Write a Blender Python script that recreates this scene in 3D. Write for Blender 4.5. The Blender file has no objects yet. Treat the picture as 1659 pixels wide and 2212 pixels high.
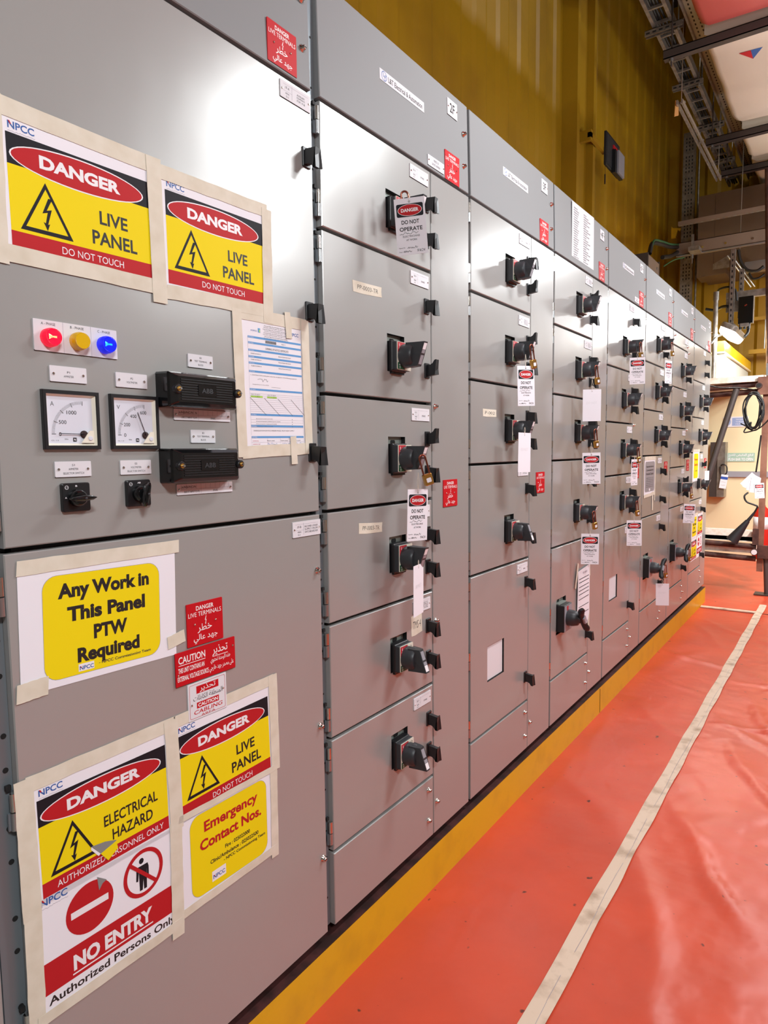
import bpy, math, random
from math import pi, sin, cos, radians
from mathutils import Vector, Matrix, noise
import unicodedata

# ------------------------------------------------------------------ camera, world, lights
SC = bpy.context.scene
COL = SC.collection
CAM_H, CAM_X = 1.383, 1.044          # the lens is 1.38 m above the floor, 1.04 m from the cabinet fronts
FPX, YAW, PITCH, ROLL = 1443.357, .61047138, -.09056697, -.011544961
_f = Vector((-sin(YAW)*cos(PITCH), cos(YAW)*cos(PITCH), sin(PITCH)))
_r = Vector((cos(YAW), sin(YAW), 0)); _u = _r.cross(_f)
_r, _u = _r*cos(ROLL)+_u*sin(ROLL), -_r*sin(ROLL)+_u*cos(ROLL)
cam = bpy.data.cameras.new('camera'); cam.sensor_fit = 'HORIZONTAL'; cam.sensor_width = 36
cam.lens = FPX*36/1659; cam.clip_start = .02; cam.clip_end = 100
camo = bpy.data.objects.new('camera', cam); COL.objects.link(camo)
camo.matrix_world = Matrix(((_r.x, _u.x, -_f.x, CAM_X), (_r.y, _u.y, -_f.y, 0), (_r.z, _u.z, -_f.z, CAM_H), (0, 0, 0, 1)))
SC.camera = camo
SC.view_settings.view_transform = 'Standard'; SC.view_settings.look = 'None'
SC.view_settings.exposure = 0.0; SC.view_settings.gamma = 1; SC.view_settings.use_curve_mapping = False
W = bpy.data.worlds.new('world'); SC.world = W; W.use_nodes = True
W.node_tree.nodes['Background'].inputs[0].default_value = (.5, .55, .6, 1)
W.node_tree.nodes['Background'].inputs[1].default_value = .12

def area(name, loc, rot, sx, sy, power, color=(1, 1, 1), spread=pi):
    l = bpy.data.lights.new(name, 'AREA'); l.shape = 'RECTANGLE'; l.size = sx; l.size_y = sy
    l.energy = power; l.color = color; l.spread = spread
    o = bpy.data.objects.new(name, l); o.location = loc; o.rotation_euler = rot; COL.objects.link(o); return o
# aisle battens, plus an unseen fill behind the camera for the left cabinet
for i, (x, y, p) in enumerate(((2.1, -.3, 60), (1.0, 2.3, 25), (1.0, 4.75, 26), (1.0, 7.1, 24), (2.4, 3.2, 40))):
    area('batten_and_fill_light', (x, y, 2.80), (0, radians(18), 0), .16, .6, p, (.945, .98, 1))
    area('wall_wash_fill', (x-.05, y, 2.90), (0, radians(148), 0), .10, .6, p*.55, (.95, .98, 1))  # added uplights that brighten the yellow wall
area('far_end_fill', (1.3, 8.0, 2.7), (0, radians(30), 0), .2, .6, 30, (1, .98, .94))  # unseen pair of fills added to brighten the far door and scaffold
area('far_end_fill', (.6, 7.6, 2.9), (radians(25), 0, 0), .5, .2, 14, (1, .98, .94))
area('board_fill', (1.6, 5.4, 2.6), Vector((-1.6, 2.2, -1.9)).to_track_quat('-Z', 'Y').to_euler(), .25, .25, 19, (1, .98, .95), radians(75))  # added fill aimed at the low scaffold boards and the door
# weak unseen fills added high up for the upper hall
for x, y in ((2.2, 1.5), (2.2, 6.5)):
    area('upper_hall_fill', (x, y, 6.3), (0, 0, 0), .5, 1.2, 40, (1, .97, .92))

def ray(px, py): return _f + _r*(px-829.5)/FPX - _u*(py-1106)/FPX
def at_x(px, py, X): d = ray(px, py); t = (X-CAM_X)/d.x; return Vector((X, t*d.y, CAM_H+t*d.z))
def at_y(px, py, Y): d = ray(px, py); t = Y/d.y; return Vector((CAM_X+t*d.x, Y, CAM_H+t*d.z))
def at_z(px, py, Z): d = ray(px, py); t = (Z-CAM_H)/d.z; return Vector((CAM_X+t*d.x, t*d.y, Z))

# ------------------------------------------------------------------ materials
def lin(c):
    if isinstance(c, str): c = [int(c[i:i+2], 16)/255 for i in (0, 2, 4)]
    return tuple(((v+.055)/1.055)**2.4 if v > .04045 else v/12.92 for v in c)+(1,)
M = {}
def mat(name, col, rough=.5, metal=0, spec=.5, coat=0, coat_r=.1, emit=None, es=0, bump=None, trans=0, alpha=1, var=None):
    m = bpy.data.materials.new(name); m.use_nodes = True; nt = m.node_tree; b = nt.nodes['Principled BSDF']
    I = b.inputs; c = lin(col); I['Base Color'].default_value = c; I['Roughness'].default_value = rough
    I['Metallic'].default_value = metal; I['Specular IOR Level'].default_value = spec
    I['Coat Weight'].default_value = coat; I['Coat Roughness'].default_value = coat_r
    I['Transmission Weight'].default_value = trans; I['Alpha'].default_value = alpha
    if emit: I['Emission Color'].default_value = lin(emit); I['Emission Strength'].default_value = es
    if bump or var: tc = nt.nodes.new('ShaderNodeTexCoord')
    if bump:
        sc, st, dist = bump
        n = nt.nodes.new('ShaderNodeTexNoise'); n.inputs['Scale'].default_value = sc; n.inputs['Detail'].default_value = 3
        nt.links.new(tc.outputs['Object'], n.inputs['Vector'])
        bp = nt.nodes.new('ShaderNodeBump'); bp.inputs['Strength'].default_value = st; bp.inputs['Distance'].default_value = dist
        nt.links.new(n.outputs['Fac'], bp.inputs['Height']); nt.links.new(bp.outputs['Normal'], I['Normal'])
        if coat: nt.links.new(bp.outputs['Normal'], I['Coat Normal'])
    if var:                                   # paint or dirt variation: second colour, scale, threshold lo, hi
        c2, sc, lo, hi = var
        n = nt.nodes.new('ShaderNodeTexNoise'); n.inputs['Scale'].default_value = sc; n.inputs['Detail'].default_value = 5
        nt.links.new(tc.outputs['Object'], n.inputs['Vector'])
        r = nt.nodes.new('ShaderNodeMapRange'); r.inputs['From Min'].default_value = lo; r.inputs['From Max'].default_value = hi
        nt.links.new(n.outputs['Fac'], r.inputs['Value'])
        mx = nt.nodes.new('ShaderNodeMix'); mx.data_type = 'RGBA'; mx.inputs['A'].default_value = c; mx.inputs['B'].default_value = lin(c2)
        nt.links.new(r.outputs['Result'], mx.inputs['Factor']); nt.links.new(mx.outputs['Result'], I['Base Color'])
        if name == 'sheet_orange':              # dirt flecks trodden into the sheet
            n2 = nt.nodes.new('ShaderNodeTexNoise'); n2.inputs['Scale'].default_value = 26; n2.inputs['Detail'].default_value = 2; nt.links.new(tc.outputs['Object'], n2.inputs['Vector'])
            r2 = nt.nodes.new('ShaderNodeMapRange'); r2.inputs['From Min'].default_value = .71; r2.inputs['From Max'].default_value = .76; nt.links.new(n2.outputs['Fac'], r2.inputs['Value'])
            m2 = nt.nodes.new('ShaderNodeMix'); m2.data_type = 'RGBA'; m2.inputs['B'].default_value = lin('5a2a20'); nt.links.new(mx.outputs['Result'], m2.inputs['A']); nt.links.new(r2.outputs['Result'], m2.inputs['Factor']); nt.links.new(m2.outputs['Result'], I['Base Color'])
    M[name] = m; return m
mat('door_grey', 'aaaaa8', .30, .25, .5, .25, .12, bump=(2.2, .25, .012))
mat('header_grey', '8c8e8f', .6, .1, .25)
mat('frame_grey', '7c858b', .4, .3)
mat('gap_dark', '1a1a1b', .7)
mat('inner_plate', 'a9b3ac', .35, .4)
mat('zinc', 'b5b8ba', .28, .9)
mat('chrome', 'd8d2cc', .15, 1)
mat('brass', 'c99a4e', .28, .9)
mat('black_plastic', '1b1c1f', .38, spec=.5)
mat('gloss_black', '101113', .12, spec=.6)
mat('dark_grey_plastic', '33363a', .42)
mat('white_plate', 'e4e3e8', .6, spec=.2)
mat('engraved', '3c3d44', .6)
mat('paper', 'f1eff6', .7, spec=.25)
mat('tape', 'e3dccb', .75, var=('d8cfbb', 25, .4, .7))
mat('floor_tape', 'd9c2ac', .7, var=('a98f78', 14, .5, .75))
mat('print_black', '1c1b22', .6, spec=.25); mat('print_text', '201d1c', .55)
mat('print_red', 'bd1f26', .6, spec=.25); mat('print_yellow', 'f4dc10', .65, spec=.2)
mat('print_blue', '2b5fa8', .5); mat('form_blue', '5b9bd6', .55); mat('print_white', 'f2f0f4', .5)
mat('highlight', 'b6e85a', .6); mat('faint', '9a98a6', .6); mat('ink', '2c2a30', .6)
mat('plate_red', 'c40f1c', .55, spec=.25); mat('plate_white_text', 'f6f0f0', .4)
mat('label_red', 'c02a36', .4); mat('label_green', '0f5a3a', .4); mat('label_cream', 'e4e2d2', .4); mat('label_grey', '9a9aa2', .35)
mat('lens_red', 'e8103a', .15, emit='ff1038', es=.55, spec=.6)
mat('lens_red_core', 'ffd0b0', .3, emit='ffb070', es=7)
mat('lens_yellow', 'e6b800', .12, spec=.6, coat=.5, coat_r=.05)
mat('lens_blue', '0a1ee6', .15, emit='0820ff', es=.5, spec=.6)
mat('lens_blue_core', '60d8ff', .3, emit='30c8ff', es=4)
mat('meter_face', 'dfe2ee', .5); mat('meter_cream', 'f1eddc', .45)
mat('plinth_yellow', 'e2b418', .35, bump=(3, .1, .01), var=('cfa21a', 9, .5, .8))
mat('plinth_brown', '4a2422', .6, var=('2c1512', 18, .4, .6))
mat('sheet_orange', 'd24e31', .34, spec=.45, bump=(5, .3, .02), var=('c44930', 2.5, .4, .65))
mat('wall_yellow', 'a47e0e', .45, var=('94700e', 1.4, .45, .6))
mat('wall_neutral', '8f8f88', .7); mat('ceiling_dark', '3a3430', .8)
mat('steel_dark', '4a423f', .45, .3); mat('galv', '9b958c', .38, .6, var=('837c74', 20, .4, .6))
mat('beam_brown', '8a7666', .42, .3)
mat('scaffold_rust', '5f4038', .6, .3, var=('46302c', 15, .4, .6)); mat('scaffold_grey', '5c5553', .5, .5)
mat('wood_light', 'f7f1e4', .7, var=('e8dcc6', 30, .4, .7)); mat('wood_brown', '8a5f4c', .65, var=('6e4636', 10, .4, .7))
mat('cream', 'eadcb4', .4, bump=(2.5, .12, .02)); mat('cream_grey', 'c9cbc0', .5)
mat('film_white', 'e3d9c8', .3, spec=.5, bump=(1.3, .25, .03)); mat('film_floor_bounce', 'c05a54', .38, bump=(1.5, .25, .03))  # red floor bounce is painted into the second film's colour
mat('cable_black', '111112', .45); mat('cable_green', '2c5a34', .5); mat('cable_grey', '6a6a68', .5)
mat('ext_red', 'c42a20', .25, coat=.3); mat('horn_black', '26262a', .45)
mat('sign_green', 'a3c2b0', .5); mat('sign_blue', '96a9d2', .5); mat('blue_tag', '2a54b0', .5)
mat('wood_tag', 'd09a5a', .6); mat('duct_brown', '5d4a38', .5)
mat('lamp_glow', 'ffffff', .5, emit='fff6e6', es=22)
mat('string', 'e2d8c8', .8)
def perf(name, col, hole, sx, sy):            # perforated sheet: rows of punched slots, cut in the shader
    m = mat(name, col, .4, .6); nt = m.node_tree; b = nt.nodes['Principled BSDF']
    tc = nt.nodes.new('ShaderNodeTexCoord'); mp = nt.nodes.new('ShaderNodeMapping'); mp.inputs['Scale'].default_value = (sx, sy, 1)
    nt.links.new(tc.outputs['Object'], mp.inputs['Vector'])
    s = nt.nodes.new('ShaderNodeSeparateXYZ'); nt.links.new(mp.outputs['Vector'], s.inputs[0])
    def cell(o, k):
        f = nt.nodes.new('ShaderNodeMath'); f.operation = 'FRACT'; nt.links.new(o, f.inputs[0])
        g = nt.nodes.new('ShaderNodeMath'); g.operation = 'LESS_THAN'; g.inputs[1].default_value = k; nt.links.new(f.outputs[0], g.inputs[0]); return g.outputs[0]
    t = nt.nodes.new('ShaderNodeMath'); t.operation = 'MULTIPLY'
    nt.links.new(cell(s.outputs[0], .3), t.inputs[0]); nt.links.new(cell(s.outputs[1], .5), t.inputs[1])
    mx = nt.nodes.new('ShaderNodeMix'); mx.data_type = 'RGBA'; mx.inputs['A'].default_value = lin(col); mx.inputs['B'].default_value = lin(hole)
    nt.links.new(t.outputs[0], mx.inputs['Factor']); nt.links.new(mx.outputs['Result'], b.inputs['Base Color'])
perf('perforated', 'a8a08c', '14120f', 28, 18)

# ------------------------------------------------------------------ mesh tools
def rect(x0, y0, x1, y1): return [(x0, y0), (x1, y0), (x1, y1), (x0, y1)]
def rrect(x0, y0, x1, y1, r, n=5):
    P = []
    for cx, cy, a0 in ((x1-r, y0+r, -90), (x1-r, y1-r, 0), (x0+r, y1-r, 90), (x0+r, y0+r, 180)):
        for i in range(n+1): a = radians(a0+90*i/n); P.append((cx+r*cos(a), cy+r*sin(a)))
    return P
def ell(cx, cy, rx, ry, n=40): return [(cx+rx*cos(2*pi*i/n), cy+ry*sin(2*pi*i/n)) for i in range(n)]
FORMS = {}
def shape_ar(s):                               # join Arabic letters and put them in visual order
    out = []; NJ = 'اأإآدذرزوةى'
    for w in s.split(' '):
        o = ''
        for i, ch in enumerate(w):
            prev = i > 0 and w[i-1] not in NJ; nxt = i < len(w)-1 and ch not in 'ةى'
            form = ('FINAL' if prev else 'ISOLATED') if (ch in NJ or not nxt) else ('MEDIAL' if prev else 'INITIAL')
            try: o += unicodedata.lookup(unicodedata.name(ch)+' '+form+' FORM')
            except KeyError: o += ch
        out.append(o[::-1])
    return ' '.join(out[::-1])
_tc = {}
def text_mesh(s, bold=0):
    k = (s, bold)
    if k not in _tc:
        c = bpy.data.curves.new('t', 'FONT'); c.body = s; c.resolution_u = 3; c.offset = bold
        o = bpy.data.objects.new('t', c); COL.objects.link(o)
        me = bpy.data.meshes.new_from_object(o.evaluated_get(bpy.context.evaluated_depsgraph_get()))
        V = [(v.co.x, v.co.y) for v in me.vertices]; F = [tuple(p.vertices) for p in me.polygons]
        bpy.data.objects.remove(o); bpy.data.curves.remove(c); bpy.data.meshes.remove(me)
        xs = [v[0] for v in V] or [0, 1]; ys = [v[1] for v in V] or [0, 1]
        _tc[k] = (V, F, min(xs), max(xs), min(ys), max(ys))
    return _tc[k]
class MB:
    def __init__(s): s.v = []; s.f = []; s.m = []; s.sm = []; s.ml = []; s.T = None
    def mi(s, m):
        if m not in s.ml: s.ml.append(m)
        return s.ml.index(m)
    def add(s, V, F, m, smooth=False):
        b = len(s.v); i = s.mi(m)
        s.v += [s.T @ Vector(p) for p in V] if s.T else [Vector(p) for p in V]
        for f in F: s.f.append([b+k for k in f]); s.m.append(i); s.sm.append(smooth)
        return s
    def box(s, x0, x1, y0, y1, z0, z1, m):
        V = [(x, y, z) for z in (z0, z1) for y in (y0, y1) for x in (x0, x1)]
        return s.add(V, [(0, 2, 3, 1), (4, 5, 7, 6), (0, 1, 5, 4), (2, 6, 7, 3), (0, 4, 6, 2), (1, 3, 7, 5)], m)
    def loft(s, rings, m, smooth=False, caps=True, closed=True):
        n = len(rings[0]); V = [p for r in rings for p in r]; F = []
        for k in range(len(rings)-1):
            for i in range(n if closed else n-1):
                j = (i+1) % n; F.append((k*n+i, k*n+j, (k+1)*n+j, (k+1)*n+i))
        s.add(V, F, m, smooth)
        if caps:
            s.add(rings[0], [tuple(range(n))[::-1]], m); s.add(rings[-1], [tuple(range(n))], m)
        return s
    def ext(s, P, z0, z1, m, bev=0):
        if bev:
            cx = sum(p[0] for p in P)/len(P); cy = sum(p[1] for p in P)/len(P)
            w = max(abs(p[0]-cx) for p in P); h = max(abs(p[1]-cy) for p in P)
            Q = [(cx+(x-cx)*(1-bev/w), cy+(y-cy)*(1-bev/h)) for x, y in P]
            return s.loft([[(x, y, z0) for x, y in P], [(x, y, z1-bev) for x, y in P], [(x, y, z1) for x, y in Q]], m)
        return s.loft([[(x, y, z0) for x, y in P], [(x, y, z1) for x, y in P]], m)
    def flat(s, P, z, m): return s.add([(x, y, z) for x, y in P], [tuple(range(len(P)))], m)
    def ring(s, P, Q, z, m):
        n = len(P); return s.add([(x, y, z) for x, y in P]+[(x, y, z) for x, y in Q], [(i, (i+1) % n, n+(i+1) % n, n+i) for i in range(n)], m)
    def cyl(s, p0, p1, r0, m, r1=None, n=16, smooth=True, caps=True):
        p0 = Vector(p0); p1 = Vector(p1); r1 = r0 if r1 is None else r1; d = (p1-p0).normalized()
        a = d.orthogonal().normalized(); b = d.cross(a)
        R = [[p+(a*cos(2*pi*i/n)+b*sin(2*pi*i/n))*r for i in range(n)] for p, r in ((p0, r0), (p1, r1))]
        return s.loft(R, m, smooth, caps)
    def lathe(s, c, prof, m, n=24):                # rings about +z through c: (radius, z)
        return s.loft([[(c[0]+r*cos(2*pi*i/n), c[1]+r*sin(2*pi*i/n), z) for i in range(n)] for r, z in prof], m, True)
    def tube(s, pts, r, m, n=8):
        pts = [Vector(p) for p in pts]; R = []; a = None
        for i, p in enumerate(pts):
            d = (pts[min(i+1, len(pts)-1)]-pts[max(i-1, 0)]).normalized()
            a = d.orthogonal().normalized() if a is None else (a-d*a.dot(d)).normalized()
            b = d.cross(a); R.append([p+(a*cos(2*pi*k/n)+b*sin(2*pi*k/n))*r for k in range(n)])
        return s.loft(R, m, True)
    def line(s, p, q, w, z, m):
        d = Vector((q[0]-p[0], q[1]-p[1])).normalized(); nx, ny = -d.y*w/2, d.x*w/2
        return s.flat([(p[0]+nx, p[1]+ny), (p[0]-nx, p[1]-ny), (q[0]-nx, q[1]-ny), (q[0]+nx, q[1]+ny)], z, m)
    def scrib(s, x0, x1, y, h, w, z, m, seed=0, k=14):
        rnd = random.Random(seed); P = [(x0+(x1-x0)*i/k, y+h*(rnd.random()-.5)) for i in range(k+1)]
        for p, q in zip(P, P[1:]): s.line(p, q, w, z, m)
        return s
    def text(s, t, x0, y0, x1, y1, z, m, bold=0, shear=0, fit=True):
        """letters fitted to the box; fit=False keeps the aspect and centres"""
        V, F, a, b, c, d = text_mesh(t, bold)
        if b-a < 1e-6: return s
        sx = (x1-x0)/(b-a); sy = (y1-y0)/max(d-c, 1e-6); ox = x0
        if not fit: sx = min(sx, sy); ox = (x0+x1)/2-sx*(b-a)/2
        return s.add([(ox+(x-a)*sx+shear*(y-c)*sy, y0+(y-c)*sy, z) for x, y in V], F, m)
    def build(s, name, parent=None, loc=None, rot=None):
        me = s.mesh(name); return obj(name, me, parent, loc, rot)
    def mesh(s, name):
        me = bpy.data.meshes.new(name); me.from_pydata([tuple(v) for v in s.v], [], s.f)
        for m in s.ml: me.materials.append(M[m])
        me.polygons.foreach_set('material_index', s.m); me.polygons.foreach_set('use_smooth', s.sm)
        me.validate(); me.update(); return me
def obj(name, me, parent=None, loc=None, rot=None):
    o = bpy.data.objects.new(name, me); COL.objects.link(o)
    if parent: o.parent = parent
    if loc is not None: o.location = loc
    if rot is not None: o.rotation_euler = rot
    return o
def tag(o, label, cat, group=None):
    o['label'] = label; o['category'] = cat
    if group: o['group'] = group
    return o
def empty(name, loc=(0, 0, 0), rot=(0, 0, 0)): return obj(name, None, None, loc, rot)
def struct(o): o['kind'] = 'structure'; return o
FACE = (pi/2, 0, pi/2)           # a thing mounted on the cabinet fronts: local x runs along the row, y up, z out into the aisle
def copy_tree(o, parent=None):
    c = o.copy(); COL.objects.link(c)
    if parent: c.parent = parent
    for ch in list(o.children): copy_tree(ch, c)
    return c

# ------------------------------------------------------------------ the room
WX, WY, CZ = -1.0, 9.3, 6.8
def corrugated(n, pitch, depth):
    P = []; x = 0
    while x < n:
        P += [(x, 0), (x+pitch*.38, 0), (x+pitch*.5, depth), (x+pitch*.88, depth)]; x += pitch
    return P
b = MB(); P = corrugated(12.5, .34, .012)
b.loft([[(WX+q, p-3, 0) for p, q in P], [(WX+q, p-3, CZ) for p, q in P]], 'wall_yellow', caps=False, closed=False)
b.box(WX-.1, WX-.02, -3, WY+.1, 0, CZ, 'wall_yellow'); struct(b.build('wall_left'))
b = MB(); P = corrugated(4.8, .30, .03)
b.loft([[(WX+p, WY-q, 0) for p, q in P], [(WX+p, WY-q, CZ) for p, q in P]], 'wall_yellow', caps=False, closed=False)
b.box(WX-.1, 3.7, WY+.02, WY+.1, 0, CZ, 'wall_yellow'); struct(b.build('wall_back'))
struct(MB().box(3.4, 3.5, -3, WY+.1, 0, CZ, 'wall_neutral').build('wall_right'))
struct(MB().box(WX-.1, 3.5, -3.1, -3, 0, CZ, 'wall_neutral').build('wall_front'))
struct(MB().box(WX-.1, 3.5, -3.1, WY+.1, CZ, CZ+.1, 'ceiling_dark').build('ceiling'))
struct(MB().box(WX-.1, 3.5, -3.1, WY+.1, -.12, -.012, 'wall_neutral').build('floor'))
b = MB(); b.box(-1.0, -.86, 5.46, 5.52, 0, CZ, 'wall_yellow'); b.box(-1.0, -.9, 5.52, 5.82, 0, CZ, 'wall_yellow'); b.box(-1, -.84, 5.8, 5.86, 0, CZ, 'wall_yellow')
struct(b.build('trim_1'))

# plastic sheets over the floor, creased more on the aisle side of the taped seam
FOLDS = [((.95, 3.2), (.62, 4.1), .016, .03), ((1.05, 2.4), (.6, 3.5), .012, .03), ((1.2, 2.9), (.5, 3.75), .012, .025), ((.9, 2.0), (.52, 2.65), .014, .03),
         ((.55, 4.5), (.06, 4.75), .012, .03), ((1.1, 3.6), (.52, 3.62), .01, .02), ((1.1, 4.3), (.5, 4.35), .01, .02), ((.46, 3.3), (.1, 3.7), .006, .03),
         ((.46, 2.3), (.05, 2.75), .006, .05), ((.44, 4.9), (.1, 5.6), .006, .03), ((.95, 4.9), (.55, 5.4), .012, .03), ((.5, 5.4), (.1, 5.8), .006, .03),
         ((.46, 3.95), (.03, 4.25), .006, .02), ((.75, 1.5), (.5, 2.3), .01, .04), ((1.3, 3.3), (.55, 4.6), .012, .025), ((.3, 5.0), (.05, 4.2), .006, .05)]
def sheet_h(x, y):
    k = .35 if x < .46 else 1
    h = .004*k*noise.noise((x*5, y*3, 1))+.0025*k*noise.noise((x*17, y*11, 4))+.002*k*noise.noise((x*34, y*25, 9))
    for (p, q, a, w) in FOLDS:
        dx, dy = q[0]-p[0], q[1]-p[1]; L = math.hypot(dx, dy); t = ((x-p[0])*dx+(y-p[1])*dy)/L/L
        if -.1 < t < 1.1:
            d = ((x-p[0])*dy-(y-p[1])*dx)/L+.02*sin(t*7+p[1]*9); h += a*math.exp(-(d/w)**2)*max(0, sin(pi*min(1, max(0, (t+.1)/1.2))))
    if x < .06: h *= max(0, (x-.012)/.05)
    return h
def sheet(name, x0, x1, y0, y1, step, z=0, amp=1):
    nx = int((x1-x0)/step)+1; ny = int((y1-y0)/step)+1; V = []; F = []
    for j in range(ny+1):
        for i in range(nx+1):
            x = x0+(x1-x0)*i/nx; y = y0+(y1-y0)*j/ny; V.append((x, y, z+amp*max(-.004, sheet_h(x, y))))
    for j in range(ny):
        for i in range(nx): a = j*(nx+1)+i; F.append((a, a+1, a+nx+2, a+nx+1))
    b = MB(); b.add(V, F, 'sheet_orange', True); return b.build(name)
tag(sheet('floor_sheet', .012, 1.75, .7, 6.25, .022), 'orange plastic protection sheet creased along the aisle beside the yellow plinth', 'floor covering')
tag(sheet('floor_sheet', WX+.1, 3.3, 6.26, 9.2, .06, .001, 1.3), 'dirty orange plastic sheet on the floor under the scaffold, beyond the cross tape', 'floor covering')
tag(sheet('floor_sheet', 1.76, 3.35, -2.5, 6.25, .1, 0, .5), 'outer orange plastic sheet along the right side of the hall floor', 'floor covering')
def floor_tape(y0, y1, x0, x1, label):
    b = MB(); n = 90; R = []
    for i in range(n+1):
        t = i/n; y = y0+(y1-y0)*t; x = x0+(x1-x0)*t
        R.append([(x-.028+.002*sin(y*9), y, .0062+sheet_h(x-.028, y)), (x, y, .0066+sheet_h(x, y)), (x+.028+.002*sin(y*13), y, .0062+sheet_h(x+.028, y))])
    b.loft(R, 'floor_tape', caps=False, closed=False)
    for i in range(54):
        if i % 9 != 4: ya = y0+(y1-y0)*i/54; yb = y0+(y1-y0)*(i+1)/54; b.line((x0+.008+.002*sin(i*1.3), ya), (x0+.008+.002*sin(i*1.3+1.3), yb), .0009, .0088+sheet_h(x0, ya), 'faint')
    return tag(b.build('floor_tape'), label, 'tape')
floor_tape(1.2, 6.6, .468, .462, 'long pale tape strip running down the aisle over the seam of the orange sheet')
b = MB(); b.box(.02, .44, 6.235, 6.285, .004, .012, 'floor_tape'); tag(b.build('floor_tape'), 'short pale tape strip across the aisle at the far end of the yellow plinth', 'tape')

# plinth under the whole row
b = MB(); b.box(-.6, .012, -1.2, 6.5, 0, .136, 'plinth_yellow'); b.box(-.6, .0115, -1.2, 6.499, .136, .1385, 'plinth_brown')
b.box(-.6, .0135, 3.43, 3.433, .002, .13, 'print_text')
tag(b.build('plinth_beam'), 'long yellow painted steel plinth beam carrying the row of grey cabinets', 'plinth')

# ------------------------------------------------------------------ shared small parts of the cabinets
def m_screw():
    b = MB(); b.lathe((0, 0), [(.0085, 0), (.0085, .002), (.0055, .003), (.0055, .009), (.0035, .011)], 'chrome', 14)
    b.box(-.005, .005, -.0008, .0008, .0105, .0113, 'gap_dark'); return b.mesh('screw')
def m_latch():
    b = MB(); b.ext(rrect(-.013, -.022, .013, .022, .002, 2), 0, .004, 'black_plastic', .001)
    P = [(0, -.017), (.012, -.017), (.02, -.021), (.026, -.03), (.034, -.03), (.031, .013), (.004, .016), (0, .012)]   # (out, up)
    b.loft([[(-.009, y, z+.003) for z, y in P], [(.004, y, z+.003) for z, y in P]], 'black_plastic')
    b.loft([[(-.009, -.03, .029), (-.009, .013, .034), (.011, .013, .032), (.011, -.03, .036)], [(-.009, -.03, .033), (-.009, .013, .037), (.011, .013, .035), (.011, -.03, .04)]], 'black_plastic')
    return b.mesh('latch')
def m_hinge():
    b = MB(); b.cyl((0, .001, 0), (0, .03, 0), .0055, 'chrome', n=12); b.cyl((0, -.03, 0), (0, -.001, 0), .0055, 'zinc', n=12)
    b.box(-.008, -.003, -.03, -.002, -.006, -.002, 'frame_grey'); b.box(-.008, .0, .034, .042, -.01, -.004, 'gap_dark'); return b.mesh('hinge')
def m_rivet():
    b = MB(); b.lathe((0, 0), [(.0026, 0), (.0026, .0008), (.0015, .0018)], 'chrome', 10); return b
def add_rivets(b, pts, z):
    for x, y in pts:
        T = b.T; b.T = (T or Matrix())@Matrix.Translation((x, y, z)); b.lathe((0, 0), [(.0023, 0), (.0022, .001), (.0012, .0018)], 'chrome', 10); b.T = T
def plate(w, h, m='white_plate', th=.0022):
    b = MB(); b.ext(rrect(-w/2, -h/2, w/2, h/2, .0012, 2), 0, th, m); b.ext(rect(-w/2+.0003, -h/2-.0006, w/2-.001, -h/2+.0005), 0, th*.8, 'gap_dark'); return b, th+.0002
def m_nameplate(kind, code):
    b, z = plate(.097, .036)
    add_rivets(b, [(-.043, 0), (.043, 0)], z); b.line((-.012, -.014), (-.012, .014), .0006, z, 'faint'); b.line((-.04, .0115), (.04, .0115), .0004, z, 'faint')
    b.line((-.04, -.002), (-.012, -.002), .0004, z, 'faint')
    b.text(code, -.033, .003, -.02, .008, z, 'engraved'); b.text('400A', -.033, -.008, -.02, -.0045, z, 'engraved'); b.text('D-2', -.031, -.0145, -.023, -.011, z, 'engraved')
    if kind == 'spare': b.text('SPARE', .006, -.006, .026, -.001, z, 'engraved')
    elif kind == 'incomer':
        for i, t in enumerate(('INCOMER 3-PHASE', 'SUPPLY FROM', 'SWITCHBOARD BUS')): b.text(t, -.008, .003-i*.0065, .038, .0075-i*.0065, z, 'engraved')
    elif kind == 'aux':
        for i, t in enumerate(('AUXILIARY', 'EQUIPMENTS', 'FOR 1F-B')): b.text(t, .004, .002-i*.006, .03, .0062-i*.006, z, 'engraved')
    else:
        for i, t in enumerate(('FEEDER TO', 'SUB-DISTRIBUTION', 'PANEL UNIT', 'OFF-SHORE')): b.text(t, -.004, .0045-i*.0052, .034, .008-i*.0052, z, 'engraved')
    return b.mesh('nameplate')
def bolt_pts(cx, cy, s): return [(cx+x*s, cy+y*s) for x, y in ((.1, 1), (-.28, .05), (.02, .12), (-.12, -.62), (-.26, -.55), (-.02, -1), (.14, -.5), (.02, -.6), (.26, .2), (-.02, .12), (.26, 1))]
def m_danger_plate():
    b, z = plate(.09, .085, 'plate_red'); t = 'plate_white_text'
    b.text('DANGER', -.022, .027, .022, .036, z, t, .02); b.text('LIVE TERMINALS', -.041, .015, .041, .024, z, t)
    b.flat(bolt_pts(.001, .004, .009), z, t)
    b.text(shape_ar('خطر'), -.02, -.019, .016, -.001, z, t, .01); b.text(shape_ar('جهد عالي'), -.03, -.039, .03, -.021, z, t, .01)
    add_rivets(b, [(-.026, .0), (.026, .0)], z); return b.mesh('danger_plate')
def m_number(n):
    b, z = plate(.06, .048); b.text(n, -.016, -.014, .014, .014, z, 'print_text', .02); add_rivets(b, [(-.026, 0), (.026, 0)], z); return b.mesh('number_plate')
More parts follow.
